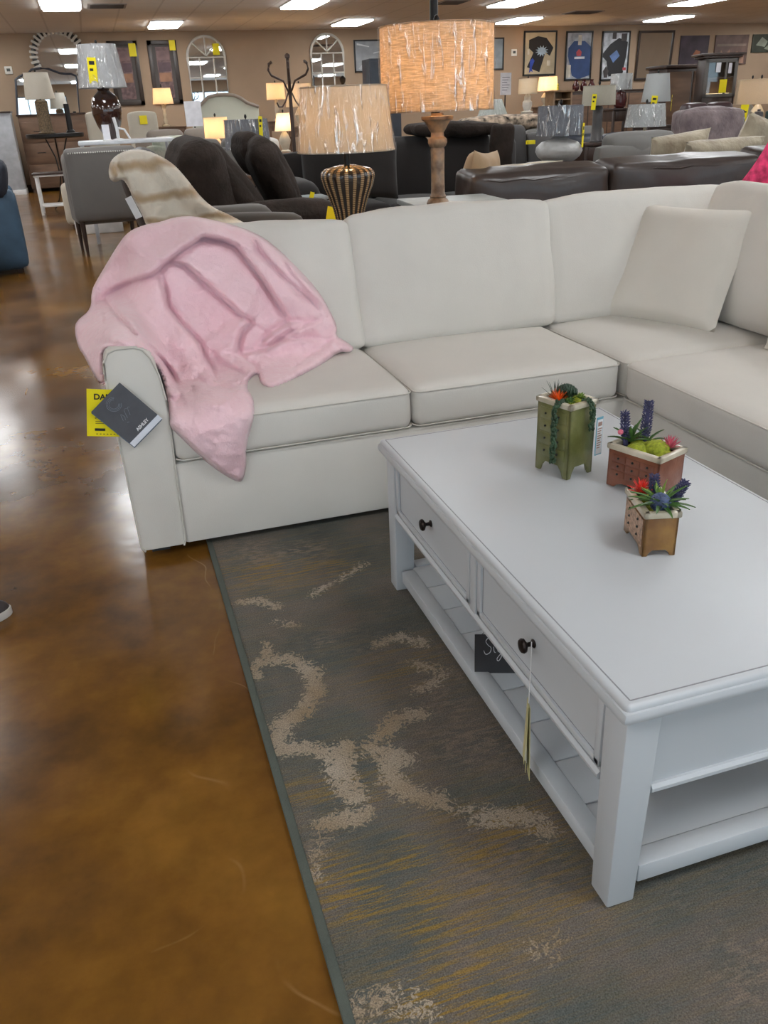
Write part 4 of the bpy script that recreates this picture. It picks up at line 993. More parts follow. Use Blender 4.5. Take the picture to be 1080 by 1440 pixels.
# --- end tables and the two big lamps behind the sofa
burl = shade_mat('burlap_shade', (.62, .44, .27), burlap=True); lin = shade_mat('linen_shade', (.60, .50, .37)); whs = shade_mat('white_shade', (.66, .62, .54)); grs = shade_mat('grey_shade', (.20, .21, .235)); pgs = shade_mat('pale_grey_shade', (.52, .54, .54))
Y2 = 4.22; b0, s0, s1 = col_(616, Y2, (299, 158, 36)); z0 = .845
zt = z0; hgt = lambda p: p.z-zt
t = thing('end_table', 'grey-washed cabinet end table under the burlap lamp behind the sofa', 'table', (0, 0, 0))
ca = atZ(559, 282.5, zt); cb = atZ(603, 298, zt); d1 = (cb-ca).normalized(); d2 = Vector((-d1.y, d1.x, 0)); cen = cb+d1*(-.30)+d2*.27
t.location = (cen.x+.03, cen.y+.05, 0); t.rotation_euler.z = math.atan2(d1.y, d1.x)+PI/2
wx, dx = .54, .86
bm = BM(); box(bm, -wx/2, wx/2, -dx/2, dx/2, zt-.03, zt, .006); obj('tabletop', bm, GRW, t)
bm = BM(); box(bm, -wx/2+.02, wx/2-.02, -dx/2+.02, dx/2-.02, .08, zt-.03)
for s in (-1, 1):
    box(bm, *sorted((s*(wx/2-.022), s*(wx/2-.012))), -dx/2+.03, dx/2-.03, zt-.09, zt-.05, .002); box(bm, *sorted((s*(wx/2-.022), s*(wx/2-.012))), -dx/2+.03, dx/2-.03, .1, .16, .002)
obj('body', bm, GRW, t)
for sx in (-1, 1):
    for sy in (-1, 1): bm = BM(); box(bm, sx*(wx/2-.05)-.02, sx*(wx/2-.05)+.02, sy*(dx/2-.05)-.02, sy*(dx/2-.05)+.02, 0, .08); obj('foot', bm, GRW, t)
k = 1
lp = atZ(616, 292, zt); Y2 = lp.y; s0, s1, tp = col_(616, Y2, (156, 37, 27)); hwid = hw_(541, 690, 100, Y2)
h0, h1 = s0.z-zt, s1.z-zt
def sc(l, H): return [(r, z*H) for r, z in l]
wood = glaze('distressed_wood', (.12, .07, .04), (.42, .26, .14), (.25, .17, .11)); wood.node_tree.nodes['Principled BSDF'].inputs['Roughness'].default_value = .6
cand = sc([(.050, 0), (.058, .02), (.060, .05), (.052, .09), (.040, .11), (.044, .125), (.040, .14), (.036, .16), (.034, .40), (.036, .62), (.034, .645), (.044, .665), (.050, .70), (.048, .735), (.034, .76), (.032, .80), (.042, .83), (.050, .865), (.053, .875), (.062, .905), (.064, .915), (.080, .935), (.082, .96), (.081, .968), (.033, .972), (.031, 1.0)], h0-.01)
lamp('lit table lamp with burlap drum shade in plastic and distressed candlestick base', (lp.x, Y2, zt+.0005), hwid*.99, hwid, h0, h1, cand, burl, wood, lit=4.5, wrap=True, top=.045)
t = side_table('end_table', 'end table hidden behind the sofa under the striped gourd lamp', (1.09, 4.02, 0), .40, .50, .66, GRW)
Y1 = 4.02; s0, s1, bt = col_(487, Y1, (212, 122, 236)); hb = hw_(421, 552, 205, Y1); ht = hw_(425, 542, 122, Y1); p = atY(487, 212, Y1); h0, h1 = s0.z-.66, s1.z-.66
gour = [(.060, 0), (.062, .02), (.056, .05), (.054, .12), (.058, .18), (.070, .24), (.090, .30), (.108, .345), (.117, .38), (.114, .40), (.098, .415), (.060, .424), (.034, .43)]
H1_ = bt.z-.66+.012
gour = [(r*1.06, z/.43*H1_) for r, z in gour]
def stripe_mat():
    m, N, L, b = newmat('gourd_stripes'); g = N.new('ShaderNodeTexCoord'); sp_ = N.new('ShaderNodeSeparateXYZ'); L.new(g.outputs['Object'], sp_.inputs[0])
    a = N.new('ShaderNodeMath'); a.operation = 'ARCTAN2'; L.new(sp_.outputs[1], a.inputs[0]); L.new(sp_.outputs[0], a.inputs[1])
    k_ = N.new('ShaderNodeMath'); k_.operation = 'MULTIPLY'; k_.inputs[1].default_value = 20; L.new(a.outputs[0], k_.inputs[0]); s = N.new('ShaderNodeMath'); s.operation = 'COSINE'; L.new(k_.outputs[0], s.inputs[0])
    r = N.new('ShaderNodeValToRGB'); r.color_ramp.elements[0].position = .45; r.color_ramp.elements[0].color = (.012, .008, .008, 1); r.color_ramp.elements[1].position = .75; r.color_ramp.elements[1].color = (.36, .24, .12, 1)
    mr = N.new('ShaderNodeMapRange'); mr.inputs[1].default_value = -1; mr.inputs[2].default_value = 1; L.new(s.outputs[0], mr.inputs[0]); L.new(mr.outputs[0], r.inputs[0])
    w_ = N.new('ShaderNodeTexWave'); w_.bands_direction = 'Z'; w_.inputs['Scale'].default_value = 38; w_.inputs['Distortion'].default_value = 1; L.new(g.outputs['Object'], w_.inputs['Vector'])
    r2 = N.new('ShaderNodeValToRGB'); r2.color_ramp.elements[0].color = (.35, .3, .28, 1); r2.color_ramp.elements[0].position = .2; r2.color_ramp.elements[1].position = .6; L.new(w_.outputs[0], r2.inputs[0])
    x = N.new('ShaderNodeMix'); x.data_type = 'RGBA'; x.blend_type = 'MULTIPLY'; x.inputs[0].default_value = 1; L.new(r.outputs[0], x.inputs[6]); L.new(r2.outputs[0], x.inputs[7]); L.new(x.outputs[2], b.inputs['Base Color'])
    b.inputs['Roughness'].default_value = .25; b.inputs['Coat Weight'].default_value = .5; return m
lamp('table lamp with cream tapered shade in plastic and dark striped gourd base', (p.x, Y1, .6605), ht, hb, h0, h1, gour, lin, stripe_mat(), lit=1.5, wrap=True, flute=.022, nf=20, top=.04)
bm = BM(); tg_ = atY(460, 306, 4.35)
t = thing('price_tag', 'yellow price sign peeking over the sofa back left of the gourd lamp', 'price tag', (tg_.x, 4.35, .66-.0)); box(bm, -.045, .045, -.001, .001, 0, tg_.z-.66+.05, m=T((0, 0, 0), (-.1, .25, 0))); obj('card', bm, YL, t, smooth=False)
bm = BM(); box(bm, -.05, .05, -.03, .03, -.012, .0); obj('stand', bm, M('tag_white', None), t)
t = side_table('end_table', 'small end table behind the sofa carrying the yellow price sign', (tg_.x-.02, 4.37, 0), .22, .16, .648, GRW, drawer=False)

# black pole up to the ceiling behind the burlap lamp
pp = atY(610, 14, 5.3); bm = BM(); lathe(bm, [(.05, 0), (.05, .012), (.024, .016), (.024, HC)], 20, T((pp.x, 5.3, 0))); o = obj('support_pole', bm, BLKM); tag(o, 'black pole rising to the ceiling behind the burlap lampshade', 'pole')

# --- recliner with striped fur throw
t = thing('recliner', 'dark recliner with grey arm under a striped fur throw behind the sofa', 'recliner', (.64, 5.05, 0))
def part(par, name, mat, fn, label=None): bm = BM(); fn(bm); return obj(name, bm, mat, par, label=label)
DKR = M('dark_recliner', (.022, .020, .022), .5, var=.2, bump=.1)
GA = fabric('recliner_grey', (.125, .115, .105))
part(t, 'base', DKR, lambda bm: soft(bm, .80, .74, .36, .05, n=6, m=T((0, 0, .23))))
part(t, 'seat_cushion', DKR, lambda bm: soft(bm, .66, .50, .16, .05, (0, .01, .02), 8, m=T((.06, 0, .47))))
part(t, 'backrest', DKR, lambda bm: soft(bm, .24, .62, .92, .09, (.04, 0, .03), 10, m=T((-.27, 0, .72), (0, -.34, 0))))
for s in (-1, 1): part(t, 'arm', GA, lambda bm: soft(bm, .82, .14, .62, .05, (.01, 0, .02), 10, m=T((.13, s*.38, .46), (0, .03, 0))))
for s in (-1, 1):
    for q in (-1, 1): part(t, 'foot', DKW, lambda bm: box(bm, s*.3-.025, s*.3+.025, q*.3-.025, q*.3+.025, 0, .06))
bpy.context.view_layer.update()
RCL = [o for o in t.children if o.type == 'MESH']
BV2 = bvh_of(RCL)
def rec_depth(x, y, r):
    h = BV2.ray_cast(O, r.normalized(), 12)
    lo = 4.6/r.y
    if h[0] is None: return (4.62+.1*max(0, (260-y)/50))/r.y
    return min((h[0]-O).length/r.length, 4.75/r.y)
THROW_OUT = [(152, 243), (154, 228), (164, 217), (182, 210), (204, 210), (224, 218), (244, 230), (262, 250), (280, 274), (298, 291), (326, 303), (352, 318), (349, 322), (330, 322), (300, 330), (270, 334), (235, 332), (207, 322), (199, 300), (188, 282), (180, 262), (172, 251), (163, 257), (155, 254)]
o = drape('fur_throw', THROW_OUT, rec_depth, plush('striped_fur', (.84, .78, .67), (.52, .39, .25), stripes=True),
          [(rev([(170, 216), (166, 232), (172, 250)]), .03, 16)], [([(215, 216), (255, 262), (285, 300)], .02, 12), ([(190, 240), (215, 290), (225, 320)], .018, 12), ([(232, 225), (275, 285)], -.015, 8)], puff=.05, edge=14, blur=20)
tag(o, 'cream and tan striped fur throw draped over the recliner behind the sofa', 'blanket')
bm = BM(); r_ = ray(188, 292); q = O+r_*(rec_depth(188, 292, r_)-.035); t2 = thing('hang_tag', 'small white hang tag on the dark side of the recliner', 'tag', q); box(bm, -.018, .018, -.001, .001, -.055, .055, m=T((0, 0, 0), (0, -.35, 0))); obj('card', bm, M('tag_white', None), t2, smooth=False)
# grey recliner arm showing right of the throw
g0 = atY(350, 297, 5.6)
couch('armchair', 'grey armchair whose arm shows right of the striped fur throw', 'armchair', (g0.x-.1, 6.04, 0), PI, .92, .9, .80, GA, 1, arm=(.18, .66), lean=.05)

# --- dark plush loveseat with loose pillows (left) and long dark sofa (centre)
a, b_ = atY(258, 200, 7.3), atY(380, 200, 7.3)
DK2 = plush('dark_brown_plush', (.042, .031, .026), (.022, .017, .014))
lv = thing('loveseat', 'dark brown plush loveseat seen from the side with tall back', 'sofa', (1.15, 7.3, 0))
part(lv, 'base', DK2, lambda bm: soft(bm, 1.0, 1.3, .38, .06, n=8, m=T((0, 0, .24))))
part(lv, 'seat_cushion', DK2, lambda bm: soft(bm, .75, 1.0, .16, .06, (0, 0, .03), 10, m=T((.1, .0, .50)), wr=.01))
part(lv, 'backrest', DK2, lambda bm: soft(bm, .34, 1.4, .74, .15, (.04, 0, .03), 14, m=T((-.36, 0, .80), (0, -.22, 0)), wr=.02))
for s in (-1, 1): part(lv, 'arm', DK2, lambda bm: soft(bm, .95, .26, .62, .10, (.01, .02, .03), 12, m=T((.12, s*.62, .40)), wr=.012))
for s in (-1, 1):
    for q_ in (-1, 1): part(lv, 'foot', DKW, lambda bm: box(bm, s*.4-.03, s*.4+.03, q_*.5-.03, q_*.5+.03, 0, .06))
for i, (px, py, hh, an, lab) in enumerate(((322, 258, .66, -.62, 'large dark plush pillow leaning on the loveseat, nearest the striped throw'), (382, 246, .56, -.40, 'dark plush pillow on the loveseat, right of the larger one'), (356, 218, .34, -.5, 'small dark plush pillow peeking up behind the two larger ones'))):
    c = atY(px, py, 6.95+.25*i); bm = BM(); soft(bm, .24 if i < 2 else .2, .5, hh, .11, (.02, .03, .03), 14, T((c.x, c.y, c.z), (0, an, -.1+.1*i)), wr=.012, seed=i)
    o = obj('scatter_pillow', bm, DK2); tag(o, lab, 'pillow', 'dark pillows on the loveseat')
ds = couch('sofa', 'long black-brown plush sofa behind the two plastic-wrapped lamps', 'sofa', (3.15, 8.95, 0), 0, 2.75, 1.05, 1.06, CHR, 3, arm=(.3, .72), lean=.2, rolled=True)
c = atY(520, 235, 8.6); bm = BM(); pillow(bm, .55, .55, .2, T((c.x, 8.55, .80), (-.3, .1, 0)), seed=3); o = obj('scatter_pillow', bm, CHR); tag(o, 'dark pillow propped on the black-brown sofa behind the gourd lamp', 'pillow')
c = atY(665, 190, 8.7); o = None
bm = BM(); soft(bm, 1.0, .42, .10, .05, (0, 0, .03), 24, T((c.x, 9.25, 1.11), (0, .03, 0)), wr=.035, seed=5); soft(bm, .26, .10, .50, .05, (0, .02, 0), 14, T((c.x+.42, 8.90, .90), (.12, 0, 0)), wr=.03, seed=8)
o = obj('fur_blanket', bm, DK2); tag(o, 'dark brown fur blanket over the right back of the black-brown sofa', 'blanket')
side_table('side_table', 'small grey-washed side table between the loveseat and the dark sofa', (1.88, 8.21, 0), .3, .28, .62, GRW, shelf=True)
q = atY(438, 278, 8.055); t2 = thing('price_tag', 'yellow tag beside the small grey side table by the dark sofa', 'price tag', q); bm = BM(); box(bm, -.02, .02, -.001, .001, -.06, .05, m=T((0, 0, 0), (0, .3, 0))); obj('card', bm, YL, t2, smooth=False)

# --- brown leather sofa, back towards the camera, with pillows
LY = 5.0; a = atY(656, 240, LY); 
t = thing('leather_sofa', 'dark brown leather sectional sofa seen from behind, right of the burlap lamp', 'sofa', (0, 0, 0))
x0, x1, x2 = 2.17, 3.13, 4.28
part(t, 'base', LTH, lambda bm: soft(bm, 3.7, .9, .40, .04, n=8, m=T((x0+1.88, LY+.55, .25))))
part(t, 'back_frame', LTH, lambda bm: soft(bm, 3.7, .16, .76, .05, n=8, m=T((x0+1.88, LY+.12, .43))))
for i, (xa, xb, dz) in enumerate(((x0-.02, x1, 0), (x1, x2, .01), (x2, x2+1.1, .03))):
    part(t, 'back_cushion', LTH, lambda bm: soft(bm, xb-xa-.004, .28, .42, .045, (.004, .04, .006), 18, m=T(((xa+xb)/2, LY+.16, .752+dz), (.10, 0, 0)), wr=.014, seed=20+i))
    part(t, 'seam', LTH, lambda bm: tube(bm, [(xa+.05+(xb-xa-.1)*k/12, LY-.008+.02*abs(k/6-1)**3, .905+dz+.006*math.sin(k*2.1+i)) for k in range(13)], .006, 6))
    part(t, 'seat_cushion', LTH, lambda bm: soft(bm, xb-xa-.01, .6, .17, .05, (0, 0, .02), 8, m=T(((xa+xb)/2, LY+.66, .50))))
part(t, 'arm', LTH, lambda bm: soft(bm, .2, .9, .6, .07, n=8, m=T((x0+.1, LY+.6, .34))))
part(t, 'arm', LTH, lambda bm: soft(bm, .2, .9, .6, .07, n=8, m=T((x0+3.7, LY+.6, .34))))
for xx in (x0+.15, x0+3.6):
    for yy in (LY+.2, LY+.9): part(t, 'foot', DKW, lambda bm: box(bm, xx-.03, xx+.03, yy-.03, yy+.03, 0, .06))
BEI = plush('beige_speckle', (.50, .44, .33), (.27, .22, .16)); TANF = fabric('tan_leatherette', (.42, .29, .17))
def bgpillow(px, py, Y, w_, h, rx, ry, rz, label, mat=BEI, t_=.18, seed=0, group=None):
    c = atY(px, py, Y); bm = BM(); pillow(bm, w_, h, t_, T(c, (rx, ry, rz)), seed=seed, wr=.008, pinch=.08); o = obj('scatter_pillow', bm, mat); tag(o, label, 'pillow', group); return o
bgpillow(672, 268, 5.42, .60, .50, .2, .05, .9, 'tan and cream pillow at the left end of the leather sofa', TANF, seed=2)
bgpillow(725, 257, 5.60, .7, .26, .4, -.02, .1, 'cream pillow lying behind the leather sofa back, left part', BEI, seed=3)
bgpillow(953, 216, 6.05, .50, .32, .3, -.10, -.1, 'speckled beige pillow behind the leather sofa, left of the purple-grey sofa', BEI, seed=4)
bgpillow(1010, 222, 5.75, .7, .30, .5, -.02, 0, 'beige pillow lying low between two speckled pillows on the leather sofa', BEI, seed=5)
bgpillow(1070, 212, 5.95, .55, .48, .3, .25, 0, 'speckled beige pillow cut by the right edge behind the leather sofa', BEI, seed=6)
o = bgpillow(1085, 255, 4.45, .34, .34, .2, .5, -.3, 'bright pink patterned pillow at the right picture edge behind the corner', M('pink_print', (.85, .05, .16), .8, var=.5, scale=25), t_=.12, seed=7)
c = atY(1085, 255, 4.45); side_table('console_table', 'low dark console behind the sectional under the pink pillow, mostly hidden', (c.x+.1, 4.45, 0), .5, .3, max(.3, c.z-.19), DKW)

# --- grey sofas, right middle
couch('armchair', 'grey upholstered chair seen from behind in front of the white shaded lamps', 'armchair', (atY(885, 190, 7.6).x-.10, 7.6, 0), PI, 1.02, .9, 1.06, GRY, 1, arm=(.14, .60), lean=.05, back_t=.18)
couch('sofa', 'grey reclining sofa under the framed shirts behind the dark shaded lamp', 'sofa', (atY(800, 165, 10.6).x, 10.9, 0), 0, 2.2, .95, 1.02, GRY, 3, arm=(.2, .66), lean=.2)
couch('armchair', 'dark grey armchair right of the brown fur blanket', 'armchair', (atY(715, 190, 9.4).x+.33, 9.78, 0), 0, .85, .9, 1.10, fabric('dark_grey', (.07, .066, .065)), 1, arm=(.2, 1.0), lean=.2, rolled=True)
q = atY(746, 200, 9.32); t2 = thing('price_tag', 'tiny yellow tag on the arm of the dark grey armchair', 'price tag', q); bm = BM(); box(bm, -.05, .05, -.02, .02, -.02, .02); obj('card', bm, YL, t2, smooth=False)
COW = M('cowhide', (.35, .27, .20), .9, var=1.0, scale=14)
bm = BM(); c = atY(712, 168, 12.0); soft(bm, 1.35, .5, .14, .06, (0, 0, .04), 14, T((c.x, 12.0, c.z-.04)), wr=.02); o = obj('cowhide_throw', bm, COW); tag(o, 'brown and white cowhide throw over a sofa back below the warm lit corner', 'blanket')
couch('sofa', 'dark sofa carrying the cowhide throw on its back', 'sofa', (c.x, 12.05, 0), 0, 1.9, .9, c.z-.09, CHR, 2, lean=.1)
couch('sofa', 'navy sofa below the white and pale grey shaded lamps', 'sofa', (atY(900, 180, 9.6).x-.1, 9.95, 0), 0, 1.9, .9, .96, M('navy_leather', (.014, .02, .035), .45), 2, lean=.2)
PUR = fabric('purple_grey', (.105, .09, .10)); c = atY(985, 178, 8.4)
couch('sofa', 'purple-grey sofa with a crushed fur throw over its back', 'sofa', (c.x+.5, 8.4, 0), PI, 2.1, .95, 1.03, PUR, 2, arm=(.2, .68), lean=.05)
bm = BM(); c0, c1 = atY(948, 172, 8.05), atY(1030, 160, 8.05); soft(bm, (c1.x-c0.x)+.04, .26, .40, .05, (0, .03, .02), 24, T(((c0.x+c1.x)/2+.02, 8.0, c0.z-.09)), wr=.022, seed=11)
o = obj('fur_throw', bm, plush('mauve_fur', (.24, .19, .19), (.10, .075, .08))); tag(o, 'crushed mauve fur throw over the back of the purple-grey sofa', 'blanket')
couch('sofa', 'olive-grey sofa at the right picture edge behind the speckled pillows', 'sofa', (atY(1065, 185, 7.0).x+.62, 7.0, 0), PI, 1.6, .9, .97, fabric('olive_grey', (.14, .13, .105)), 2, arm=(.18, .6), lean=.05)

# ================================================================ LEFT AND FAR BACKGROUND
def rel(loc, P): return (P.x-loc[0], P.y-loc[1], P.z-loc[2])
def lampP(label, px, Y, py_base, py_b, py_t, wb, wt, prof, shm, bm_, rows=None, **kw):
    """lamp from picture rows: py_base foot, py_b / py_t shade bottom and top, wb / wt shade widths in px; prof in fractions (r in px)"""
    B = atY(px, py_base, Y); s = (atY(px+10, py_base, Y)-atY(px, py_base, Y)).length/10
    h0, h1 = atY(px, py_b, Y).z-B.z, atY(px, py_t, Y).z-B.z
    return lamp(label, (B.x, Y, B.z+.0006), wt*s/2, wb*s/2, h0, h1, [(r*s, z*(h0-.008)) for r, z in prof], shm, bm_, **kw), B
def standtable(name, label, B, w_, d, mat, **kw): return side_table(name, label, (B.x, B.y, 0), w_, d, B.z, mat, **kw)
# blue leather chair at the left edge
t = couch('armchair', 'blue leather armchair at the left edge with a dark bag on its back', 'armchair', (-1.28, 9.55, 0), PI/2+.1, .95, .95, .98, BLU, 1, arm=(.16, .78), lean=.12)
bm = BM(); c = atY(4, 248, 9.15); soft(bm, .10, .22, .30, .04, (.02, .02, .02), 8, T((c.x-.03, 9.15, c.z-.02), (0, .2, 0))); o = obj('handbag', bm, M('dark_cloth', (.02, .025, .04), .7)); tag(o, 'dark bag resting on the blue leather armchair', 'bag')
c = atZ(2, 398, 0); couch('ottoman', 'dark brown leather ottoman cut by the left edge in front of the blue armchair', 'ottoman', (c.x-.42, c.y-.05, 0), 0, .8, .6, .44, LTH, 1, seat_h=.38, arm=(0, 0), lean=0, back_t=.1)
# pale cabinet against the back wall at the far left
a = atY(0, 262, 20.2); b_ = atY(44, 265, 20.2); zt_ = atY(22, 156, 20.2).z
t = thing('wardrobe', 'plain pale grey tall cabinet at the far left by the back wall', 'cabinet', (b_.x-1.42, 20.5, 0)); W_ = 2.6
part(t, 'body', M('pale_laminate', (.42, .44, .47), .5), lambda bm: box(bm, -W_/2, W_/2, -.3, .3, .10, zt_-.03, .006))
part(t, 'plinth', TF, lambda bm: box(bm, -W_/2, W_/2+.01, -.32, .3, 0, .10, .006)); part(t, 'top', DKW, lambda bm: box(bm, -W_/2-.02, W_/2+.02, -.33, .3, zt_-.03, zt_, .004))
# brown dresser, scalloped and round mirrors
a = atY(44, 270, 20.9); b_ = atY(116, 164, 20.9); dz = atY(70, 160, 20.9).z; dx0, dx1 = a.x, b_.x
t = thing('dresser', 'tall brown wooden dresser below the scalloped mirror on the left', 'dresser', ((dx0+dx1)/2+.05, 20.9, 0)); W_ = dx1-dx0
part(t, 'body', BRW, lambda bm: box(bm, -W_/2, W_/2, -.28, .3, .08, dz-.03, .006)); part(t, 'top', DKW, lambda bm: box(bm, -W_/2-.02, W_/2+.02, -.31, .3, dz-.03, dz, .005))
for k in range(3):
    for s in (-1, 1):
        z0_ = .16+k*(dz-.28)/3; x0_, x1_ = sorted((s*.03, s*(W_/2-.04))); bm = BM(); box(bm, x0_, x1_, -.295, -.278, z0_, z0_+(dz-.28)/3-.03, .004); d = obj('drawer', bm, BRW, t)
        bm = BM(); xm = (x0_+x1_)/2; zz = z0_+(dz-.28)/6; tube(bm, [(xm-.08, -.295, zz), (xm-.07, -.32, zz), (xm+.07, -.32, zz), (xm+.08, -.295, zz)], .008, 6); obj('handle', bm, BLKM, d)
for s in (-1, 1):
    for q_ in (-1, 1): part(t, 'foot', BRW, lambda bm: box(bm, s*(W_/2-.05)-.03, s*(W_/2-.05)+.03, q_*.2-.03, q_*.2+.03, 0, .09))
MIR = M('mirror_glass', (.86, .90, .93), .015, metal=1, var=0)
def mirror(name, label, outline, Y, framemat, fw_, th=.03, muntins=(), stripes=None, tilt=0, inner=True):
    c = Vector((sum(p[0] for p in outline)/len(outline), Y, sum(p[1] for p in outline)/len(outline)))
    t = thing(name, label, 'mirror', (c.x, Y, c.z)); pl = [(x-c.x, z-c.z) for x, z in outline]
    bm = BM(); prism(bm, pl, -.012, 0, 'y'); obj('glass', bm, MIR, t, smooth=False)
    bm = BM(); P3 = [(x, -.014, z) for x, z in pl]+[(pl[0][0], -.014, pl[0][1]), (pl[1][0], -.014, pl[1][1])]; tube(bm, P3, fw_, 8); obj('frame', bm, framemat, t)
    if muntins:
        bm = BM()
        for m_ in muntins: tube(bm, [(x-c.x, -.016, z-c.z) for x, z in m_], fw_*.55, 6)
        obj('muntin', bm, framemat, t)
    if stripes:
        bm = BM(); n = 34; cx_, cz_, r_ = stripes
        for k in range(n):
            a_ = 2*PI*k/n; box(bm, -.085, .085, -.075, 0, -.024, .024, .004, m=T((r_*math.cos(a_), -.012, r_*math.sin(a_)), (0, -a_, 0)))
        obj('frame_blocks', bm, M('bone_white', (.6, .58, .52), .5), t)
    for o_ in t.children: pass
    return t, c
YM = WY-.02
def wp(px, py, Y=None): p = atY(px, py, Y or YM); return (p.x, p.z)
# round mirror
cx_, cz_ = wp(83, 80); r_ = .50
mirror('wall_mirror', 'round mirror with black and white blocked frame, high on the wall at left', [(cx_+r_*math.cos(2*PI*k/48), cz_+r_*math.sin(2*PI*k/48)) for k in range(48)], YM, M('black_frame', (.02, .02, .02), .4), .05, stripes=(cx_, cz_, r_))
# scalloped dresser mirror
sc_px = [(25, 164), (22, 112), (27, 108), (33, 105), (40, 103), (44, 98), (56, 96), (68, 97), (76, 100), (84, 103), (92, 104), (100, 104), (107, 107), (108, 112), (112, 162)]
mirror('dresser_mirror', 'wide scalloped-top mirror with thin dark frame standing on the brown dresser', [wp(*p, 21.15) for p in sc_px], 21.15, M('dark_frame', (.04, .045, .06), .4), .022)
# small white wall boxes
for (px, py, lab) in ((12, 99, 'small white thermostat on the tan wall left of the mirrors'), (723, 74, 'small white thermostat between the grey picture and the framed black shirt')):
    p = atY(px, py, WY-.02); t = thing('thermostat', lab, 'thermostat', (p.x, WY, p.z)); part(t, 'cover', M('white_plastic', (.7, .68, .62), .5), lambda bm: box(bm, -.075, .075, -.03, 0, -.075, .075, .008)); part(t, 'display', M('display_dark', (.06, .07, .06), .3), lambda bm: box(bm, -.035, .035, -.034, -.029, -.02, .035))
# framed pictures
def picture(label, px, fmat, mat_bg, fw_=.05, shapes=(), yt=None, name='framed_picture', cat='picture', depth=.035):
    """px: four picture corners TL TR BR BL"""
    P = [atY(x, y, WY-.02) for x, y in px]; x0_, x1_ = (P[0].x+P[3].x)/2, (P[1].x+P[2].x)/2; z1_, z0_ = (P[0].z+P[1].z)/2, (P[2].z+P[3].z)/2
    c = ((x0_+x1_)/2, WY-.002, (z0_+z1_)/2); t = thing(name, label, cat, c); w_, h = x1_-x0_, z1_-z0_
    if fw_:
        bm = BM()
        for (a, b_, c_, d) in ((-w_/2, w_/2, h/2-fw_, h/2), (-w_/2, w_/2, -h/2, -h/2+fw_), (-w_/2, -w_/2+fw_, -h/2, h/2), (w_/2-fw_, w_/2, -h/2, h/2)): box(bm, a, b_, -depth, 0, c_, d, .004)
        obj('frame', bm, fmat, t)
    bm = BM(); box(bm, -w_/2+fw_*.6, w_/2-fw_*.6, -.016 if fw_ else -depth, -.002, -h/2+fw_*.6, h/2-fw_*.6); obj('artwork' if fw_ else 'canvas', bm, mat_bg, t, smooth=False)
    for i, (nm, poly, m_, layer) in enumerate(shapes):
        bm = BM(); y0_ = -(.016 if fw_ else depth)-.002*layer; prism(bm, [((u-.5)*w_, (v-.5)*h) for u, v in poly], y0_-.0015, y0_, 'y'); obj(nm, bm, m_, t, smooth=False)
    if yt:
        bm = BM(); u, v, a, b_ = yt; box(bm, (u-.5)*w_-a/2, (u-.5)*w_+a/2, -depth-.006, -depth-.003, (v-.5)*h-b_/2, (v-.5)*h+b_/2); tg = obj('price_tag', bm, YL, t, smooth=False, label='yellow price tag')
    return t
def rect(u0, v0, u1, v1): return [(u0, v0), (u1, v0), (u1, v1), (u0, v1)]
DF = M('frame_darkbrown', (.035, .022, .016), .4); BF = M('frame_black', (.012, .012, .012), .35); ART = lambda n, c, v=.35, s=4: M('art_'+n, c, .6, var=v, scale=s)
GLZ = .35
art3 = [('panel', rect(.26, .10, .74, .90), ART('plum', (.14, .085, .085), .5, 12), 1), ('block', rect(.29, .36, .71, .50), ART('rust', (.26, .13, .075)), 2), ('block', rect(.29, .52, .71, .66), ART('grape', (.10, .06, .07)), 2), ('block', rect(.29, .70, .71, .84), ART('mauve', (.20, .12, .12)), 2)]
picture('tall dark framed panel picture partly hidden behind the silver-shaded urn lamp', ((150, 58), (191, 57), (205, 147), (162, 150)), DF, ART('matboard_dark', (.06, .05, .045), .1), .09, art3, (.83, .86, .15, .25))
picture('tall dark framed panel picture right of the silver-shaded urn lamp', ((206, 57), (247, 56), (258, 146), (218, 147)), DF, ART('matboard_dark', None), .09, art3, (.86, .92, .13, .20))
GRT = ART('silver', (.30, .32, .34), .3, 3)
str_ = [('streak', [(.1, .12), (.35, .42), (.38, .38), (.16, .08)], ART('pale', (.6, .62, .64)), 1), ('streak', [(.08, .9), (.4, .8), (.4, .77), (.08, .84)], ART('pale', None), 1), ('streak', [(.5, .6), (.9, .7), (.9, .66), (.5, .57)], ART('pale', None), 1)]
picture('silver-grey abstract picture in black frame, left of the burlap lampshade', ((497, 56), (551, 55), (552, 101), (499, 102)), BF, GRT, .035, str_)
picture('silver-grey abstract picture in black frame, right of the burlap lampshade', ((655, 53), (709, 53), (708, 98), (654, 100)), BF, ART('silver2', (.22, .25, .27), .3, 3), .035, str_[:1])
SHK = ART('shirt_black', (.010, .010, .012), .1); SBL = ART('shirt_blue', (.02, .055, .17), .2)
sun = [(.55+.20*math.cos(k*PI/12)*(1 if k % 2 else .55), .55+.13*math.sin(k*PI/12)*(1 if k % 2 else .55)) for k in range(24)]
picture('framed black shirt with white sunburst and blue ribbon on a cream backing', ((737, 43), (784, 43), (781, 106), (735, 107)), BF, ART('cream_board', (.50, .42, .28), .15), .04,
        [('shirt', [(.16, .80), (.42, .88), (.68, .84), (.90, .62), (.80, .44), (.66, .52), (.50, .08), (.12, .20), (.30, .52), (.16, .62)], SHK, 1), ('sunburst', sun, ART('print_ice', (.42, .55, .66)), 2), ('ribbon', [(.20, .34), (.28, .40), (.34, .34), (.26, .18), (.30, .08), (.24, .12), (.18, .06), (.20, .18)], ART('ribbon_blue', (.03, .07, .40)), 3), ('note', rect(.12, .48, .18, .60), ART('paper', (.65, .6, .5)), 1), ('note', rect(.72, .22, .82, .34), ART('paper', None), 1)])
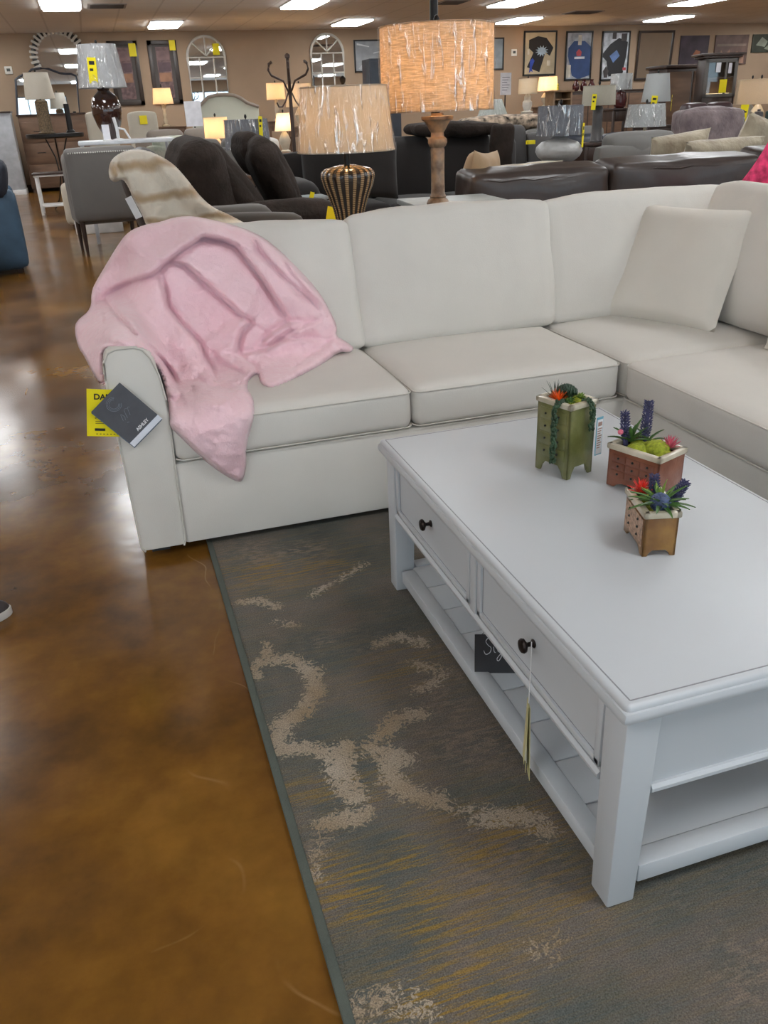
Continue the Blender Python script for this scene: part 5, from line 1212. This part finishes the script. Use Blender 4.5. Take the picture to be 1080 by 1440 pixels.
picture('framed royal blue shirt with small red and white print', ((797, 43), (834, 44), (831, 113), (793, 113)), BF, ART('grey_board', (.36, .38, .42), .5, 6), .04,
        [('shirt', [(.10, .66), (.30, .80), (.70, .80), (.94, .68), (.94, .10), (.52, .02), (.28, .10), (.10, .5)], SBL, 1), ('print', [(.42, .50), (.58, .50), (.60, .58), (.50, .64), (.40, .58)], ART('print_red', (.5, .06, .07)), 2), ('print', rect(.34, .44, .72, .485), ART('paper2', (.6, .6, .65)), 2), ('paper', rect(.04, .06, .22, .32), ART('paper', None), 2), ('paper', rect(.45, .72, .58, .92), ART('paper', None), 2)])
picture('framed black shirt with blue square print and white papers', ((848, 43), (887, 44), (882, 113), (843, 113)), BF, ART('white_board', (.45, .47, .50), .5, 6), .04,
        [('shirt', [(.06, .56), (.30, .74), (.60, .86), (.92, .78), (.90, .50), (.80, .12), (.30, .08), (.20, .40), (.06, .48)], SHK, 1), ('print', [(.30, .50), (.54, .62), (.66, .50), (.44, .36)], ART('print_blue', (.10, .17, .36)), 2), ('photo', rect(.36, .84, .5, .97), ART('photo_dark', (.05, .04, .04)), 2), ('photo', rect(.68, .80, .88, .95), ART('photo_dark', None), 2), ('emblem', [(.1, .2), (.2, .3), (.3, .2), (.26, .06), (.14, .06)], ART('photo_dark', None), 2), ('patch', rect(.8, .2, .92, .26), ART('print_red', None), 2)])
t = picture('large dark framed mirror reflecting blue windows, right of the framed shirts', ((897, 43), (947, 43), (940, 112), (891, 113)), DF, MIR, .055, name='wall_mirror', cat='mirror')
t.rotation_euler.x = .055; t.location.y -= .045
picture('dark purple painted canvas with small glowing figure, left of the curio cabinet', ((957, 50), (996, 50), (992, 116), (952, 116)), BF, ART('night', (.055, .040, .055), .5, 3), 0, [('figure', [(.42, .55), (.56, .70), (.72, .66), (.66, .50), (.60, .60), (.5, .58)], ART('ember', (.36, .14, .07)), 1), ('field', rect(.04, .04, .96, .24), ART('dusk', (.12, .085, .06)), 1)])
picture('brown painted canvas with pale horses behind the curio cabinet', ((1006, 49), (1053, 49), (1048, 92), (1003, 90)), BF, ART('umber', (.13, .08, .065), .4, 4), 0, [('horse', [(.1, .2), (.2, .5), (.3, .3), (.45, .52), (.5, .25), (.68, .45), (.9, .3), (.92, .04), (.1, .04)], ART('horse', (.30, .17, .12), .4, 9), 1), ('horizon', rect(.06, .62, .94, .70), ART('haze', (.22, .16, .13)), 1)])
picture('dark canvas of pale leaves cut by the right edge', ((1058, 48), (1100, 48), (1099, 73), (1057, 74)), BF, ART('leafy', (.05, .055, .04), .3), 0, [('leaf', [(.12, .4), (.3, .85), (.5, .6), (.42, .3)], ART('sage', (.28, .30, .24)), 1), ('leaf', [(.4, .2), (.6, .5), (.8, .3), (.6, .1)], ART('sage', None), 2)])
# arched mirrors
def arch(pxl, pxr, pyt, pyb):
    x0_, _ = wp(pxl, (pyt+pyb)/2); x1_, _ = wp(pxr, (pyt+pyb)/2); z1_ = wp((pxl+pxr)/2, pyt)[1]; z0_ = wp((pxl+pxr)/2, pyb)[1]; r_ = (x1_-x0_)/2; xc = (x0_+x1_)/2; zc = z1_-r_
    out = [(x0_, z0_), (x1_, z0_)]+[(xc+r_*math.cos(a), zc+r_*math.sin(a)) for a in [PI*k/20 for k in range(21)]]
    mu = [[(xc-r_*.38, z0_), (xc-r_*.38, zc)], [(xc+r_*.38, z0_), (xc+r_*.38, zc)], [(x0_, zc), (x1_, zc)], [(x0_, zc-.4), (xc-r_*.38, zc-.4)], [(xc+r_*.38, zc-.4), (x1_, zc-.4)]]+[[(xc, zc+.03), (xc+r_*math.cos(a), zc+r_*math.sin(a))] for a in (PI/4, PI/2, 3*PI/4)]
    return out, mu
IV = M('frame_ivory', (.55, .53, .48), .5)
out, mu = arch(266, 318, 51, 150); t, c = mirror('arched_mirror', 'white arched window-pane mirror left of the coat rack, with yellow tag', out, YM, IV, .030, muntins=mu)
bm = BM(); p = atY(304, 69, YM-.05); box(bm, -.07, .07, -.004, 0, -.11, .11, m=Matrix.Translation(p-Vector(t.location))); obj('price_tag', bm, YL, t, smooth=False, label='yellow price tag')
out, mu = arch(438, 483, 48, 130); mirror('arched_mirror', 'white arched window-pane mirror between the coat rack and the grey picture', out, YM, IV, .030, muntins=mu)
# dark square speaker / box by the burlap shade
p0_, p1_ = atY(520, 82, 17.5), atY(545, 150, 17.5)
t = thing('tall_cabinet', 'tall dark blue-grey cabinet mostly hidden behind the burlap lampshade', 'cabinet', ((p0_.x+p1_.x)/2+.15, 17.8, 0)); W_ = p1_.x-p0_.x+.3
part(t, 'body', M('slate_dark', (.035, .045, .06), .5), lambda bm: box(bm, -W_/2, W_/2, -.25, .25, .06, p0_.z, .01)); part(t, 'plinth', BLKM, lambda bm: box(bm, -W_/2+.03, W_/2-.03, -.22, .22, 0, .06))
part(t, 'door', M('slate_dark', None), lambda bm: box(bm, -W_/2+.03, W_/2-.03, -.262, -.25, .12, p0_.z-.05, .004))
# wall sign
p = atY(711, 118, 19.0); t = thing('sign_stand', 'white printed notice on an easel stand below the right grey picture', 'sign', (p.x, 19.0, 0)); zz = p.z
part(t, 'notice', M('notice_white', (.68, .68, .72), .5), lambda bm: box(bm, -.13, .13, -.012, 0, zz-.22, zz+.22)); part(t, 'print', M('ink_grey', (.2, .2, .24), .6), lambda bm: [box(bm, -.09, .09-(k % 3)*.03, -.015, -.012, zz+.12-k*.05, zz+.135-k*.05) for k in range(6)])
part(t, 'pole', BLKM, lambda bm: (tube(bm, [(0, .01, 0), (0, .01, zz-.2)], .015, 8), lathe(bm, [(.16, 0), (.16, .015), (.02, .03)], 20)))

# --- lamps of the left background
urnp = [(6, 0), (9, .04), (10, .10), (17, .30), (21, .50), (21, .66), (17, .84), (10, .93), (8, .96), (9, 1)]
L4, B4 = lampP('brown glass urn lamp with silver plastic-wrapped shade and yellow tag on white table', 157, 11.3, 197, 123, 63, 66, 52, [(r, z) for r, z in urnp], shade_mat('silver_shade', (.50, .51, .52)), M('brown_glass', (.035, .014, .010), .12, coat=.8, var=.3), wrap=True, price=[(-.35, .72, .10, .26)])
t = standtable('pub_table', 'white-topped tall table carrying the brown urn lamp', Vector((B4.x+.16, 11.35, B4.z)), 1.08, .80, M('white_top', (.58, .60, .63), .35), drawer=False, th=.04)
L3, B3 = lampP('lamp with pebbled brown column and pale shade on the small black table', 66, 15.9, 188, 139, 102, 42, 34, [(11, 0), (12, .03), (9.5, .06), (9, .5), (9, .94), (6, 1)], whs, M('pebbles', (.16, .11, .06), .6, var=.7, scale=60, bump=.8, bscale=60), top=.06)
t = thing('accent_table', 'small black accent table with thin curved legs under the pebbled lamp', 'table', (B3.x+.12, 15.9, 0)); zt_ = B3.z
part(t, 'tabletop', BLKM, lambda bm: (lathe(bm, [(.42, zt_-.07), (.45, zt_-.05), (.45, zt_-.005), (.43, zt_)], 32)))
for k in range(3):
    a_ = k*2.094+.5; part(t, 'leg', BLKM, lambda bm: tube(bm, [(.20*math.cos(a_), .20*math.sin(a_), zt_-.05), (.07*math.cos(a_), .07*math.sin(a_), zt_*.7), (.04*math.cos(a_), .04*math.sin(a_), zt_*.45), (.14*math.cos(a_), .14*math.sin(a_), zt_*.15), (.26*math.cos(a_), .26*math.sin(a_), 0.008)], .011, 8))
p = atY(100, 188, 15.9); q = atY(100, 146, 15.9); bm = BM(); lathe(bm, [(.07, 0), (.07, .02), (.045, .05), (.042, (q.z-p.z)*.97), (.02, q.z-zt_)], 16, T((p.x, 15.9, zt_+.0005))); o = obj('candle_holder', bm, BLKM); tag(o, 'black cylindrical candle holder on the accent table beside the pebbled lamp', 'candle holder')
# white end table with dark top
p = atZ(88, 302, 0); side_table('end_table', 'white open end table with dark top far back on the left', (p.x-.02, 15.4, 0), .62, .5, .60, TF, shelf=True, drawer=False); 
bm = BM(); box(bm, -.33, .33, -.27, .27, .60, .625, .004, m=T((p.x-.02, 15.4, 0))); o = obj('table_mat', bm, DKW); tag(o, 'dark slab lying on the white open end table', 'mat')
# wing chair with nailheads
NH = fabric('wing_grey', (.155, .145, .135)); t = thing('wing_chair', 'tall grey upholstered chair with nailhead trim seen from behind, left', 'chair', (.06, 10.2, 0), .12)
hz = atY(125, 208, 10.0).z; 
part(t, 'back', NH, lambda bm: soft(bm, .74, .16, hz-.36, .05, (0, .03, .01), 12, m=T((0, -.10, .36+(hz-.36)/2)))); part(t, 'seat', NH, lambda bm: soft(bm, .70, .60, .22, .05, n=8, m=T((0, .25, .42))))
for s in (-1, 1): part(t, 'wing', NH, lambda bm: soft(bm, .10, .42, .60, .04, (.01, 0, .02), 8, m=T((s*.32, .12, .72))))
part(t, 'nailheads', LPW, lambda bm: [bmesh.ops.create_icosphere(bm, subdivisions=1, radius=.009, matrix=Matrix.Translation((-.33+.66*k/29, -.19, hz-.045))) for k in range(30)])
for s in (-1, 1):
    for q_ in (-.05, .48): part(t, 'leg', DKW, lambda bm: lathe(bm, [(.016, 0), (.024, .20), (.028, .36)], 12, T((s*.30, q_, 0))))
bm = BM(); box(bm, -.3, .3, -.2, .2, 0, .16, .01, m=T((atZ(142, 333, 0).x, 12.3, 0))); o = obj('storage_box', bm, TF); tag(o, 'low white box on the floor behind the legs of the wing chair', 'box')
t = couch('armchair', 'cream armchair partly hidden left of the grey wing chair', 'armchair', (-.02, 13.2, 0), -.3, .80, .8, .90, IVO, 1, arm=(.14, .58), lean=.1)
t = couch('armchair', 'cream patterned armchair right of the white-topped table', 'armchair', (1.02, 12.5, 0), PI, .78, .8, 1.12, plush('ivory_pattern', (.52, .50, .42), (.30, .38, .30)), 1, arm=(.12, .60), lean=.03)
for i, (px, lab) in enumerate(((140, 'cream dining chair back left of the brown urn lamp'), (198, 'cream dining chair back with yellow tag right of the brown urn lamp'))):
    p = atY(px, 158, 16.0); zz = p.z; t = thing('dining_chair', lab, 'chair', (p.x, 16.0, 0)); 
    part(t, 'backrest', IVO, lambda bm: soft(bm, .48, .09, .78, .04, (0, .02, .03), 10, m=T((0, -.18, zz-.40)))); part(t, 'seat', IVO, lambda bm: soft(bm, .48, .45, .12, .04, n=8, m=T((0, .05, .60))))
    for s in (-1, 1):
        for q_ in (-.14, .24): part(t, 'leg', DKW, lambda bm: lathe(bm, [(.014, 0), (.022, .55)], 10, T((s*.2, q_, 0))))
    if i: part(t, 'price_tag', YL, lambda bm: box(bm, -.05, .07, -.26, -.255, zz-.18, zz-.05), 'yellow price tag')
# small sign and white figurine on the white table
for (px, py0, py1, nm, lab) in ((152, 202, 175, 'sign_holder', 'small white sign card standing on the white-topped table'),):
    p = atY(px, py0, 11.1); q = atY(px, py1, 11.1); t = thing(nm, lab, 'sign', (p.x, 11.1, B4.z+.0005)); part(t, 'card', M('notice_white', None), lambda bm: box(bm, -.04, .04, -.002, .002, .01, q.z-B4.z, m=T((0, 0, 0), (-.12, 0, 0)))); part(t, 'base', TF, lambda bm: box(bm, -.05, .05, -.03, .03, 0, .012, .003))
p = atY(168, 203, 11.06); t = thing('figurine', 'slim white metal figurine with outstretched leg on the white-topped table', 'figurine', (p.x, 11.06, B4.z+.0005))
FW = M('white_gloss', (.65, .66, .68), .3); part(t, 'figure', FW, lambda bm: (tube(bm, [(0, 0, .0), (.0, 0, .12), (-.02, 0, .24)], .018, 8), tube(bm, [(0, 0, .13), (.08, 0, .11), (.13, 0, .01)], .012, 8))); part(t, 'base', FW, lambda bm: lathe(bm, [(.07, 0), (.07, .01), (.03, .02)], 20))
# crystal lamp, lit
L5, B5 = lampP('small lit crystal-column lamp with cream shade in front of the right tall picture', 234, 19.5, 178, 146, 124, 29, 24, [(5, 0), (6, .06), (2.2, .12), (3, .3), (2, .4), (3, .55), (2, .7), (3, .85), (4, 1)], lin, M('crystal', (.6, .5, .35), .1, coat=.5), lit=6, top=.08)
standtable('console_table', 'narrow console under the small crystal lamp at the back wall', B5, .8, .4, BRW)
# taupe / grey low sofas
couch('sofa', 'taupe low-backed sofa below the crystal lamp on the left', 'sofa', (atY(255, 185, 14.2).x, 14.2, 0), PI, 1.5, .9, atY(255, 181, 13.9).z, TAU, 2, lean=.05)
couch('loveseat', 'grey tufted loveseat with nailheads behind the dark loveseat', 'sofa', (atY(290, 200, 11.4).x+.16, 11.6, 0), PI, 1.2, .9, atY(285, 197, 10.8).z, GRY, 2, lean=.05)
p = atY(272, 160, 14.85); t = thing('sign_stand', 'white printed notice standing left of the cream scalloped headboard', 'sign', (p.x, 14.85, 0)); zz = p.z
part(t, 'notice', M('notice_white', None), lambda bm: box(bm, -.13, .13, -.012, 0, zz-.18, zz+.18)); part(t, 'pole', BLKM, lambda bm: (tube(bm, [(0, .01, 0), (0, .01, zz-.16)], .012, 8), lathe(bm, [(.16, 0), (.16, .015), (.02, .03)], 20)))
# headboard bed
YB = 17.0; px_ = [(267, 200), (270, 152), (280, 149), (286, 143), (292, 137), (303, 134), (315, 133), (328, 134), (338, 138), (346, 144), (354, 147), (363, 150), (366, 200)]
pl = [wp(x, y, YB) for x, y in px_]; cxx = sum(p[0] for p in pl)/len(pl)
t = thing('bed', 'bed with cream scalloped upholstered headboard and white bedding', 'bed', (cxx, YB, 0)); out = [(p[0]-cxx, p[1]) for p in pl]; out[0] = (out[0][0], .2); out[-1] = (out[-1][0], .2)
bm = BM(); prism(bm, out, -.05, .05, 'y', bev=.015); obj('headboard', bm, fabric('headboard_cream', (.46, .46, .38)), t)
bm = BM(); tube(bm, [(x, -.055, z) for x, z in out[1:-1]], .03, 8); obj('headboard_trim', bm, M('trim_taupe', (.24, .19, .15), .6), t)
wb_ = out[-2][0]-out[1][0]
part(t, 'mattress', M('bedding_white', (.62, .62, .60), .8), lambda bm: soft(bm, wb_*.96, 1.9, .5, .08, (0, 0, .03), 10, m=T((0, -1.02, .72)))); part(t, 'bed_base', IVO, lambda bm: box(bm, -wb_/2, wb_/2, -1.98, -.04, .10, .48, .02))
for s in (-1, 1): part(t, 'foot', DKW, lambda bm: box(bm, s*wb_*.4-.04, s*wb_*.4+.04, -1.9, -1.8, 0, .1)); part(t, 'foot', DKW, lambda bm: box(bm, s*wb_*.4-.04, s*wb_*.4+.04, -.14, -.05, 0, .2))
# lamps in the middle distance
simple = [(6, 0), (7, .05), (4, .12), (7, .4), (8, .6), (5, .85), (2.5, 1)]
def onTable(res, label, w_=.5, d=.45, mat=BRW): standtable('side_table', label, res[1], w_, d, mat)
onTable(lampP('lit cream shaded lamp in front of the white bed', 309, 12.6, 225, 194, 165, 34, 32, simple, lin, M('ceramic_cream', (.5, .45, .35), .3), lit=5), 'side table under the lit cream lamp by the bed')
onTable(lampP('lamp with charcoal drum shade in plastic behind the dark loveseat', 353, 9.9, 246, 209, 168, 62, 58, simple, grs, M('ceramic_grey', (.25, .25, .26), .3), wrap=True, price=[(.5, .48, .05, .20)]), 'side table under the charcoal drum lamp')
onTable(lampP('lit conical white shaded lamp behind the coat rack', 402, 14.6, 214, 184, 159, 26, 17, simple, whs, M('ceramic_cream', None), lit=5), 'side table under the lit conical lamp')
onTable(lampP('lit cream drum lamp with slim column against the back wall left of the coat rack', 391, 19.6, 170, 140, 117, 26, 24, [(5, 0), (6, .06), (2.5, .14), (3.2, .5), (2.5, .9), (2, 1)], lin, M('ceramic_cream', None), lit=5), 'console under the slim column lamp at the back wall')
onTable(lampP('wide lit beige shade partly hidden between coat rack and gourd lamp', 424, 18.5, 178, 150, 118, 38, 32, simple, lin, M('ceramic_cream', None), lit=5), 'side table under the wide beige lamp')
# coat rack
YC = 14.0; S_ = lambda px, py: atY(px, py, YC); f_ = atZ(408, 250, 0)
top_ = S_(402, 76); mid = S_(407, 120); xb = S_(414, 186)
cxr = mid.x; t = thing('coat_rack', 'dark bentwood coat rack with curled hooks in front of the tan wall', 'coat rack', (cxr, YC, 0)); ps = mid-top_
part(t, 'pole', DKW, lambda bm: lathe(bm, [(.030, .05), (.030, 1.2), (.024, 1.9), (.024, top_.z-.06), (.038, top_.z-.05), (.040, top_.z-.01), (.015, top_.z+.01)], 16))
for k in range(6):
    a_ = k*PI/3+.3; zc = mid.z+.04
    part(t, 'hook', DKW, lambda bm: tube(bm, [Vector((r_*math.cos(a_), r_*math.sin(a_), z_)) for r_, z_ in ((.02, zc-.14), (.10, zc+.02), (.20, zc+.06), (.30, zc+.10), (.345, zc+.17), (.33, zc+.25), (.28, zc+.28))], .014, 8))
    if k % 2: part(t, 'lower_hook', DKW, lambda bm: tube(bm, [Vector((r_*math.cos(a_), r_*math.sin(a_), z_)) for r_, z_ in ((.02, zc-.12), (.09, zc-.26), (.15, zc-.33), (.21, zc-.33), (.24, zc-.27))], .012, 8))
for k in range(4):
    a_ = k*PI/2+.4; part(t, 'leg', DKW, lambda bm: tube(bm, [Vector((r_*math.cos(a_), r_*math.sin(a_), z_)) for r_, z_ in ((.02, .55), (.12, .42), (.22, .2), (.30, .015))], .015, 8))

# --- right background lamps
GV = [(15, 0), (20, .06), (26, .22), (29, .42), (28, .60), (22, .78), (12, .88), (9, .95), (10, 1)]
r_ = lampP('lamp with dark drum shade in plastic and white combed ceramic urn base', 785, 7.4, 228, 190, 149, 56, 54, GV, grs, M('ceramic_combed', (.42, .42, .41), .4, bump=.6, bscale=40), wrap=True, price=[(.75, .22, .05, .20)])
standtable('side_table', 'dark side table carrying the white combed urn lamp', r_[1], .40, .5, DKW)
r_ = lampP('lamp with cream cylinder shade on charcoal column, right of the dark drum lamp', 838, 9.3, 200, 148, 121, 40, 38, [(8, 0), (8, .04), (7, .07), (6, .5), (6, .95), (5, 1)], shade_mat('cream_shade', (.48, .45, .37)), M('charcoal_column', (.05, .045, .045), .35), price=[(-.8, .42, .05, .16)])
standtable('side_table', 'side table under the charcoal column lamp', r_[1], .5, .36, DKW)
r_ = lampP('white shaded lamp on the near right in front of the navy sofa', 905, 9.2, 200, 178, 147, 48, 42, [(7, 0), (8, .1), (3, .25), (2, .6), (2, 1)], pgs, M('crystal', None), wrap=True)
standtable('side_table', 'side table under the near white shaded lamp', r_[1], .45, .4, GRW)
r_ = lampP('white shaded lamp with yellow tags just above the near white lamp', 919, 12.3, 176, 143, 104, 34, 26, simple, pgs, M('ceramic_grey', None), price=[(-.7, .30, .09, .22), (.9, .30, .09, .22)])
standtable('side_table', 'side table under the tagged white lamp', r_[1], .5, .45, DKW)
r_ = lampP('pale glossy shaded lamp with dark red base in front of the third framed shirt', 871, 13.0, 152, 126, 104, 26, 25, [(5, 0), (7, .1), (8, .5), (6, .9), (3, 1)], pgs, M('red_glass', (.07, .015, .015), .15), wrap=True)
standtable('side_table', 'tall side table under the pale glossy lamp', r_[1], .5, .45, DKW)
r_ = lampP('cream shaded lamp with white turned base and a printed card, below the framed black shirt', 741, 17.5, 160, 132, 111, 24, 23, [(7, 0), (8, .1), (4, .16), (6, .4), (6, .6), (4, .7), (4, .9), (2.5, 1)], shade_mat('cream_shade', None), M('ceramic_white', (.55, .53, .48), .35), lit=1.5)
standtable('side_table', 'side table under the white turned lamp', r_[1], .6, .45, BRW)
r_ = lampP('brightly lit lamp glowing against the wall right of the white turned lamp', 769, 20.4, 150, 128, 108, 26, 22, simple, lin, M('ceramic_cream', None), lit=16, price=[(.8, .40, .10, .18)])
standtable('side_table', 'side table under the brightly lit wall lamp', r_[1], .6, .45, BRW)
p = atY(785, 127, 18.8); q0, q1 = atY(772, 148, 18.8), atY(798, 148, 18.8); W_ = q1.x-q0.x; zt_ = p.z
t = thing('bookcase', 'small wooden cabinet with open shelf and ornament beside the bright lamp', 'cabinet', ((q0.x+q1.x)/2, 18.8, 0)); HZ = M('honey_wood', (.24, .15, .08), .5, var=.2)
for (nm, a) in (('side_panel', (-W_/2, -W_/2+.04)), ('side_panel', (W_/2-.04, W_/2))): part(t, nm, HZ, lambda bm: box(bm, a[0], a[1], -.2, .2, 0, zt_-.04, .004))
part(t, 'top', HZ, lambda bm: box(bm, -W_/2-.03, W_/2+.03, -.23, .23, zt_-.04, zt_, .006)); part(t, 'back_panel', HZ, lambda bm: box(bm, -W_/2, W_/2, .18, .2, 0, zt_-.04))
for z_ in (.1, .6, zt_-.40, zt_-.20): part(t, 'shelf', HZ, lambda bm: box(bm, -W_/2+.04, W_/2-.04, -.19, .18, z_, z_+.025))
t2 = thing('figurine', 'small pale ornament on the shelf of the wooden cabinet', 'figurine', (t.location.x, 18.75, zt_-.375+.0005)); part(t2, 'figure', FW, lambda bm: lathe(bm, [(.05, 0), (.05, .02), (.02, .04), (.045, .08), (.02, .12), (.03, .14), (.005, .165)], 16))
r_ = lampP('small pleated pale lamp just right of the burlap shade, in plastic', 692, 13.0, 192, 165, 140, 38, 22, simple, shade_mat('pleated_pale', (.50, .54, .50)), M('ceramic_grey', None), wrap=True, pleat=.05)
standtable('side_table', 'side table under the small pleated lamp', r_[1], .5, .45, DKW)
# buffet under the framed shirts with red stools
p0_, p1_ = atY(795, 125, 19.6), atY(880, 122, 19.6); W_ = p1_.x-p0_.x+1.2
t = thing('buffet', 'long dark wood buffet along the wall below the framed shirts', 'cabinet', ((p0_.x+p1_.x)/2+.95, 20.4, 0)); zt_ = p0_.z-.05
part(t, 'body', DKW, lambda bm: box(bm, -W_/2, W_/2, -.3, .3, .08, zt_-.03, .005)); part(t, 'top', DKW, lambda bm: box(bm, -W_/2-.03, W_/2+.03, -.33, .3, zt_-.03, zt_, .005)); part(t, 'plinth', BLKM, lambda bm: box(bm, -W_/2+.03, W_/2-.03, -.26, .28, 0, .08))
for k in range(5): part(t, 'door', BRW, lambda bm: box(bm, -W_/2+.03+k*(W_-.03)/5, -W_/2+(k+1)*(W_-.03)/5, -.312, -.3, .14, zt_-.08, .004))
for k in range(3):
    p = atY(813+k*11, 116, 20.2); bm = BM(); lathe(bm, [(.05, 0), (.08, .04), (.085, .12), (.05, .18), (.04, .22), (.055, .25)], 20, T((p.x, 20.3, zt_+.0005))); o = obj('vase', bm, M('red_glass', None)); tag(o, 'dark red vase on the buffet below the framed shirts', 'vase', 'dark red vases on the buffet')
# curio cabinet
YK = 12.2; a, b_ = atY(985, 110, YK), atY(1028, 110, YK); ztk = atY(1005, 76, YK).z; zb = atY(1000, 133, YK).z; W_ = .50
kx = (a.x+b_.x)/2
t = thing('curio_cabinet', 'dark glass-fronted curio cabinet with crown top standing on a dark hutch', 'cabinet', (kx, YK, 0), -.25)
part(t, 'crown', DKW, lambda bm: (box(bm, -W_/2-.09, W_/2+.09, -.22, .22, ztk-.03, ztk+.005, .006), box(bm, -W_/2-.05, W_/2+.05, -.19, .19, ztk-.06, ztk-.03, .006)))
for s in (-1, 1): part(t, 'side_panel', DKW, lambda bm: box(bm, *sorted((s*W_/2, s*(W_/2-.03))), -.16, .16, 0.05, ztk-.06, .003))
part(t, 'back_panel', DKW, lambda bm: box(bm, -W_/2, W_/2, .14, .16, .05, ztk-.06)); part(t, 'lower_body', DKW, lambda bm: box(bm, -W_/2, W_/2, -.16, .16, .05, zb-.02, .004))
part(t, 'shelf', DKW, lambda bm: box(bm, -W_/2+.03, W_/2-.03, -.14, .14, (zb+ztk)/2-.05, (zb+ztk)/2-.035)); part(t, 'shelf_glow', M('cabinet_lamp', (1, .8, .5), .5, var=0, emit=(1, .72, .4), es=2.5), lambda bm: box(bm, -W_/2+.06, W_/2-.06, -.10, .12, zb, zb+.012), 'lit warm cabinet lamp strip')
dr = part(t, 'door', M('greyed_wood', (.12, .11, .10), .5), lambda bm: (box(bm, -W_/2+.0, -W_/2+.05, -.18, -.16, zb-.04, ztk-.07, .003), box(bm, W_/2-.05, W_/2, -.18, -.16, zb-.04, ztk-.07, .003), box(bm, -W_/2, W_/2, -.18, -.16, ztk-.12, ztk-.07, .003), box(bm, -W_/2, W_/2, -.18, -.16, zb-.04, zb+.01, .003), box(bm, .06, .09, -.18, -.16, zb, ztk-.1, .003)))
part(dr, 'glass', M('cabinet_glass', (.9, .95, .95), .02, var=0, trans=1), lambda bm: box(bm, -W_/2+.05, W_/2-.05, -.172, -.168, zb, ztk-.11)); 
part(t, 'hang_tag', M('notice_white', None), lambda bm: (box(bm, -.09, -.02, -.187, -.183, zb+.30, zb+.43, m=T((0, 0, 0), (0, 0, 0))), box(bm, .10, .15, -.187, -.183, zb+.28, zb+.42)), 'white hang tags'); part(t, 'price_tag', YL, lambda bm: box(bm, -.01, .10, -.188, -.184, zb+.02, zb+.20), 'yellow price tag')
for s in (-1, 1):
    for q_ in (-1, 1): part(t, 'foot', DKW, lambda bm: box(bm, s*(W_/2-.04)-.02, s*(W_/2-.04)+.02, q_*.12-.02, q_*.12+.02, 0, .06))
t = thing('hutch', 'wide black-brown hutch behind the curio cabinet', 'cabinet', (kx+.12, 13.2, 0)); zz = atY(1030, 89, 13.0).z; W_ = .98
part(t, 'body', DKW, lambda bm: box(bm, -W_/2, W_/2, -.25, .25, .06, zz-.05, .005)); part(t, 'crown', DKW, lambda bm: box(bm, -W_/2-.05, W_/2+.05, -.3, .28, zz-.05, zz, .012)); part(t, 'plinth', DKW, lambda bm: box(bm, -W_/2+.02, W_/2-.02, -.23, .23, 0, .06))
for s in (-1, 1): part(t, 'door', BRW, lambda bm: box(bm, *sorted((s*.02, s*(W_/2-.03))), -.262, -.25, .12, zz-.1, .004))
bm = BM(); c = atY(1005, 141, 11.2); soft(bm, .75, .4, .12, .05, (0, 0, .03), 10, T((c.x-.1, 11.3, c.z))); 
bm.free(); c = atY(960, 150, 11.0); couch('sofa', 'maroon-brown leather sofa in front of the curio cabinet', 'sofa', (c.x+.35, 11.2, 0), PI, 1.2, .8, c.z+.04, M('maroon_leather', (.035, .018, .02), .4), 2, lean=.05)
# far right lamps and small objects
r_ = lampP('wide cream shaded lamp at the far right in front of the tan wall', 1062, 9.8, 176, 146, 112, 48, 44, simple, lin, M('crystal', None), lit=1.0, price=[(.2, .10, .05, .10)])
r1 = standtable('console_table', 'long dark console at the far right under the cream lamp', Vector((r_[1].x-.15, 9.85, r_[1].z)), 1.1, .42, DKW, drawer=False)
r2_ = lampP('cream shaded lamp with two yellow tags hidden behind the far right lamp', 1050, 11.5, 172, 146, 112, 34, 32, simple, lin, M('ceramic_white', None), price=[(-.9, .28, .11, .20), (-.9, .10, .09, .16)])
standtable('side_table', 'side table under the twice-tagged far right lamp', r2_[1], .5, .45, DKW)
for (px, w_, mm, lab) in ((1059, .10, M('canister_grey', (.07, .065, .07), .5), 'grey canister on the far right console'), (1076, .12, M('canister_teal', (.03, .07, .075), .5), 'dark teal canister on the far right console at the picture edge')):
    p = atY(px, 172, 9.72); bm = BM(); lathe(bm, [(w_*.5, 0), (w_*.52, .02), (w_*.52, .15), (w_*.45, .16), (.02, .165), (.02, .185), (.005, .19)], 24, T((p.x, 9.64, r_[1].z+.0005))); o = obj('canister', bm, mm); tag(o, lab, 'canister')
p = atY(1042, 172, 9.7); t = thing('figurine', 'small black and white cow figurine on the far right console', 'figurine', (p.x, 9.72, r_[1].z+.0005)); CWM = M('cow_spots', (.3, .3, .3), .6, var=1, scale=25)
part(t, 'body', CWM, lambda bm: (soft(bm, .13, .05, .06, .02, n=6, m=T((0, 0, .075))), soft(bm, .045, .035, .04, .012, n=5, m=T((-.075, 0, .10)))))
for s in (-1, 1):
    for q_ in (-1, 1): part(t, 'leg', CWM, lambda bm: box(bm, s*.045-.008, s*.045+.008, q_*.015-.007, q_*.015+.007, 0, .055))
# a vase behind the combed lamp
bm = BM(); p = atY(820, 205, 8.4); soft(bm, .34, .26, .10, .04, (0, 0, .03), 10, T((p.x, 8.4, .90))); bm.free()
